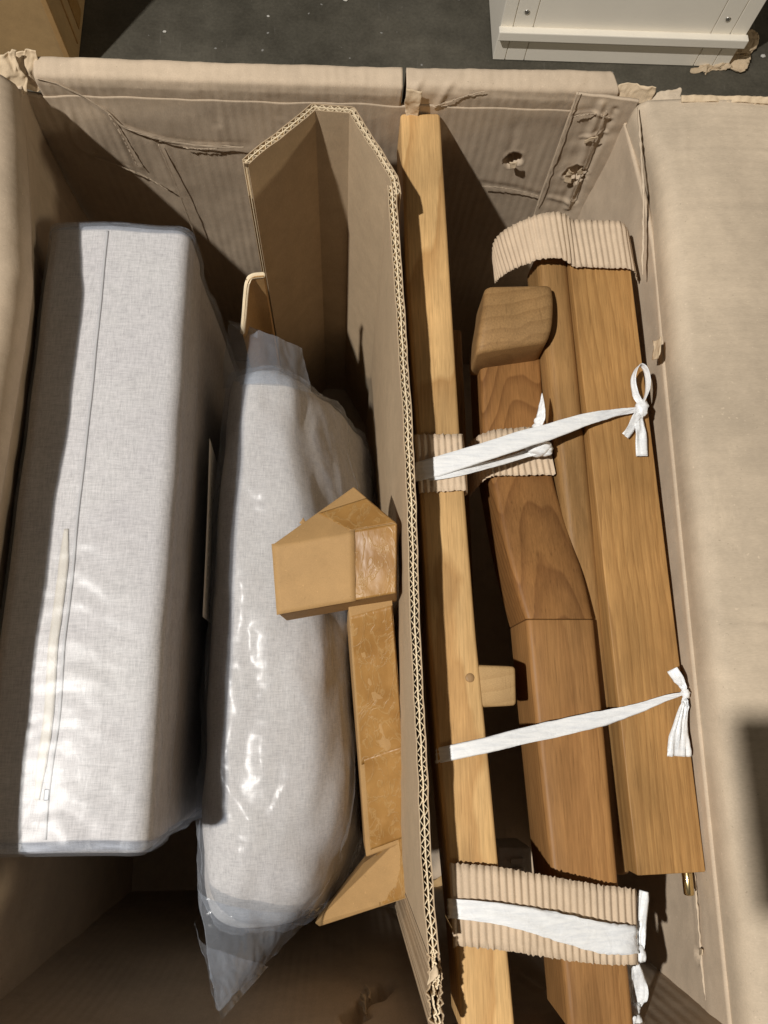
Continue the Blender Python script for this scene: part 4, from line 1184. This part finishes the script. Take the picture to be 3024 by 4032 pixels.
# ================================================================ white ribbons
t1 = thing('white_ribbon', 'white plastic ribbon tied in a bow at the board edge, crossing to the pale leg', 'ribbon', (0.2, 0.25, 0.6), 'white ribbons tying the timber')
ribbon('strap', [((0.0683, 0.2177, 0.575), .0175, 0), ((0.0673, 0.2111, 0.598), .0175, 0), ((0.0693, 0.2096, 0.6065), .0175, 0), ((0.0873, 0.2137, 0.6085), .018, 0), ((0.1255, 0.2254, 0.61), .017, 2), ((0.1595, 0.2369, 0.61), .0165, 0), ((0.1942, 0.248, 0.609), .0145, -4), ((0.2259, 0.2597, 0.606), .011, -8), ((0.2538, 0.2674, 0.602), .007, -25), ((0.2773, 0.2724, 0.599), .0045, -40)], 'ribbon', t1, 90, 9, 0.0009, 1.0)
ribbon('strap', [((0.0776, 0.2029, 0.6075), .006, 10), ((0.1047, 0.2086, 0.606), .0075, 10), ((0.1358, 0.2186, 0.598), .007, 15), ((0.1631, 0.2287, 0.592), .0075, 20), ((0.1811, 0.234, 0.59), .008, 10)], 'ribbon', t1, 60, 7, 0.0012, 3.0)
knot('knot', (0.2788, 0.273, 0.602), 0.0062, t1, 2.0, (0.9, 1.3, 0.9))
ribbon('bow_loop', [((0.2782, 0.274, 0.604), .005, 0), ((0.2717, 0.2851, 0.608), .0068, 55), ((0.2698, 0.2985, 0.612), .0075, 70), ((0.2759, 0.3097, 0.614), .0075, 85), ((0.2823, 0.3051, 0.613), .0075, 100), ((0.2841, 0.2908, 0.609), .0072, 110), ((0.2796, 0.275, 0.604), .005, 90)], 'ribbon', t1, 70, 7, 0.0009, 4.0)
ribbon('bow_tail', [((0.2775, 0.2722, 0.604), .005, 0), ((0.2718, 0.263, 0.604), .0075, 20), ((0.2667, 0.2528, 0.601), .0085, 25), ((0.2615, 0.2459, 0.599), .0075, 30)], 'ribbon', t1, 40, 7, 0.0016, 5.0)
ribbon('bow_tail', [((0.2782, 0.2703, 0.603), .005, 0), ((0.2756, 0.2593, 0.602), .0085, 12), ((0.2757, 0.2442, 0.6), .0105, 8), ((0.276, 0.2269, 0.598), .0108, 6)], 'ribbon', t1, 40, 7, 0.0018, 6.0)
t1b = thing('white_ribbon', 'white ribbon knotted over the corrugated strip on the dark leg', 'ribbon', (0.19, 0.25, 0.58), 'white ribbons tying the timber')
knot('knot', (0.1821, 0.2373, 0.592), 0.0095, t1b, 5.0, (1.2, 0.85, 0.75))
knot('knot', (0.1888, 0.2368, 0.591), 0.0065, t1b, 8.0, (1.0, 1.1, 0.75))
ribbon('tail', [((0.1777, 0.2559, 0.592), .006, 30), ((0.1812, 0.2575, 0.596), .010, 30), ((0.1841, 0.2641, 0.6), .009, 40), ((0.1852, 0.2747, 0.602), .006, 45), ((0.1867, 0.2866, 0.601), .0012, 50)], 'ribbon', t1b, 40, 7, 0.0015, 9.0)
t2 = thing('white_ribbon', 'white plastic ribbon stretched from the pale leg below the stub rail to a fanned knot', 'ribbon', (0.2, 0.0, 0.6), 'white ribbons tying the timber')
ribbon('strap', [((0.0797, -0.0326, 0.575), .0118, 0), ((0.0785, -0.0311, 0.598), .0118, 0), ((0.081, -0.0303, 0.6022), .0118, 0), ((0.1143, -0.024, 0.6035), .012, 0), ((0.1498, -0.0168, 0.6), .0128, 4), ((0.1823, -0.0108, 0.596), .0135, 0), ((0.2188, -0.004, 0.594), .0125, -6), ((0.2468, 0.0027, 0.595), .009, -15), ((0.2744, 0.0117, 0.598), .0055, -25), ((0.2912, 0.0156, 0.599), .003, -40)], 'ribbon', t2, 90, 9, 0.0008, 11.0)
ribbon('strap', [((0.1198, -0.027, 0.585), .007, 10), ((0.1316, -0.025, 0.583), .007, 10), ((0.147, -0.0224, 0.58), .006, 10)], 'ribbon', t2, 30, 5, 0.0008, 12.0)
knot('knot', (0.2899, 0.0152, 0.601), 0.0035, t2, 3.0, (1.0, 1.2, 0.9))
ribbon('tail', [((0.2895, 0.0159, 0.602), .003, 0), ((0.2866, 0.0219, 0.604), .006, 20), ((0.2818, 0.0287, 0.606), .0095, 30), ((0.2785, 0.0349, 0.606), .009, 35)], 'ribbon', t2, 40, 9, 0.0026, 13.0)
ribbon('tail', [((0.2898, 0.0144, 0.601), .003, 0), ((0.2873, 0.0031, 0.601), .008, 10), ((0.2835, -0.0117, 0.6), .0145, 12), ((0.2809, -0.0246, 0.599), .0195, 14), ((0.2797, -0.0353, 0.597), .0235, 16)], 'ribbon', t2, 50, 15, 0.0034, 14.0)
t3 = thing('white_ribbon', 'white plastic ribbon tied round the broad corrugated band, ends hanging down', 'ribbon', (0.2, -0.15, 0.58), 'white ribbons tying the timber')
ribbon('strap', [((0.0855, -0.1497, 0.575), .0135, 0), ((0.0837, -0.1439, 0.6), .0135, 0), ((0.0853, -0.1419, 0.6075), .0135, 0), ((0.1108, -0.1447, 0.61), .0145, 0), ((0.1392, -0.1502, 0.609), .0165, 0), ((0.1722, -0.1594, 0.604), .0205, -3), ((0.2025, -0.1683, 0.598), .0225, -3), ((0.2231, -0.1707, 0.596), .021, 0), ((0.233, -0.1725, 0.59), .019, 0), ((0.2433, -0.1798, 0.565), .018, 0)], 'ribbon', t3, 90, 11, 0.0012, 16.0)
ribbon('tail', [((0.2366, -0.1844, 0.585), .005, 0), ((0.2381, -0.1742, 0.584), .007, 20), ((0.2407, -0.1597, 0.582), .0095, 10), ((0.2444, -0.1466, 0.58), .0095, 10), ((0.2463, -0.14, 0.579), .0075, 15)], 'ribbon', t3, 50, 9, 0.0022, 17.0)
knot('knot', (0.237, -0.184, 0.584), 0.0042, t3, 4.0, (0.9, 1.5, 0.8))
ribbon('tail', [((0.2348, -0.195, 0.575), .008, 10), ((0.2378, -0.2061, 0.57), .0125, 5), ((0.2399, -0.2192, 0.565), .0125, -15), ((0.2376, -0.2306, 0.56), .007, 30), ((0.2398, -0.2428, 0.555), .009, 0), ((0.2409, -0.2571, 0.55), .009, 0)], 'ribbon', t3, 60, 9, 0.0022, 18.0)
knot('knot', (0.2362, -0.2292, 0.562), 0.0042, t3, 6.0, (1.0, 1.0, 0.7))

# ================================================================ odd packing left between the legs
fo = thing('foam_block', 'small ribbed white foam block in the dark gap between the two legs', 'foam block', (0.165, -0.13, 0.41))
box('block', (0.1486, -0.1553, 0.41), (0.1809, -0.1215, 0.47), 'foam', fo, 0.002)
for k in range(4):
    q = (0.161, -0.1316, 0.4705)
    box('rib', (q[0] - 0.001, q[1] - 0.0035 - 0.0085 * k, 0.468), (q[0] + 0.012, q[1] + 0.001 - 0.0085 * k, 0.4735), 'foam', fo, 0.0008)
sc_ = thing('paper_strip', 'scrap of plain brown paper low in the carton beside the divider', 'paper scrap', (0.14, -0.22, 0.05))
lump_sheet('sheet', [(0.1088, -0.2414, 0.05), (0.1537, -0.2181, 0.05), (0.1546, -0.2304, 0.05), (0.1118, -0.2535, 0.05)], 'far_box', sc_, 41.0, 0.004, 20)

# ================================================================ things standing on the floor behind the carton
fb = thing('brown_carton', 'plain brown cardboard box standing in the dark on the concrete floor', 'carton', (-0.72, 1.4, 0.0))
bx = box('body', (-0.98, 1.20, 0.001), (-0.505, 1.62, 0.46), 'far_box', fb, 0.004)
box('flap_seam', (-0.506, 1.265, 0.02), (-0.5025, 1.27, 0.46), 'brown_box', fb, 0.0)
box('corner_fold', (-0.512, 1.1975, 0.001), (-0.5015, 1.206, 0.462), 'brown_box', fb, 0.0015)
box('tape', (-0.5045, 1.30, 0.02), (-0.5035, 1.345, 0.455), 'tape', fb, 0.0)

cb = thing('white_cabinet', 'white painted cabinet with grooved front and a projecting ledge standing on the floor', 'cabinet', (0.55, 1.45, 0.0))
rot = lambda x, y: (x, y)
box('body', (0.3095, 1.281, 0.002), (0.795, 1.70, 0.62), 'white_paint', cb, 0.0015)
gx = [0.334, 0.373, 0.724, 0.763]
xs = [0.3095] + gx + [0.795]
panels = []
for k in range(5):
    a, b = xs[k] + (0.0009 if k else 0), xs[k + 1] - (0.0009 if k < 4 else 0)
    panels.append(box('front_panel', (a, 1.2785, 0.002), (b, 1.2815, 0.61), 'white_paint', cb, 0.0007))
zl = (0.3253, 1.27, 0.082)
box('ledge', (0.3065, 1.263, 0.060), (0.799, 1.279, 0.080), 'white_paint', cb, 0.002)
for x, z in ((0.3535, 0.112), (0.7425, 0.112)):
    s = [[(x + r_ * math.cos(a), y, z + r_ * math.sin(a)) for a in np.linspace(0, 2 * math.pi, 17)[:-1]] for y, r_ in ((1.279, 0.0052), (1.2772, 0.0052), (1.2768, 0.0036), (1.2782, 0.0026), (1.2784, 0.0005))]
    tube_mesh('screw', s, 'steel', panels[1 if x < 0.5 else 3])
rg = thing('cardboard_scrap', 'ragged torn cardboard sheet sticking out from under the white cabinet corner', 'cardboard scrap', (0.8, 1.3, 0.0))
lump_sheet('sheet', [(0.72, 1.262, 0.004), (0.835, 1.268, 0.006), (0.862, 1.36, 0.012), (0.79, 1.36, 0.004)], 'torn', rg, 51.0, 0.012, 40, 0.002)
rnd = random.Random(5)
for k in range(16):
    x, y = rnd.uniform(-0.35, 0.95), rnd.uniform(1.05, 1.45)
    if 0.30 < x < 0.80 and y > 1.24:
        y = rnd.uniform(1.1, 1.23)
    s = rnd.uniform(0.002, 0.0045)
    o = knot('floor_crumb', (x, y, s * 0.5), s, None, k * 1.3, (1.2, 0.9, 0.5), 'debris')
    tag(o, 'tiny pale crumb of packing debris on the dark concrete floor', 'debris', 'crumbs scattered on the floor')

ph = thing('phone', 'slim dark phone held level above the carton, its shadow falling on the right flap', 'phone', (-0.05, -0.09, 1.256))
beam('body', [((-0.0985, -0.078, 1.264), (-0.0235, -0.078, 1.264), 0.008), ((-0.0985, -0.191, 1.264), (-0.0235, -0.191, 1.264), 0.008)], 'dark_metal', ph, r=0.003, nl=8, linear=True)
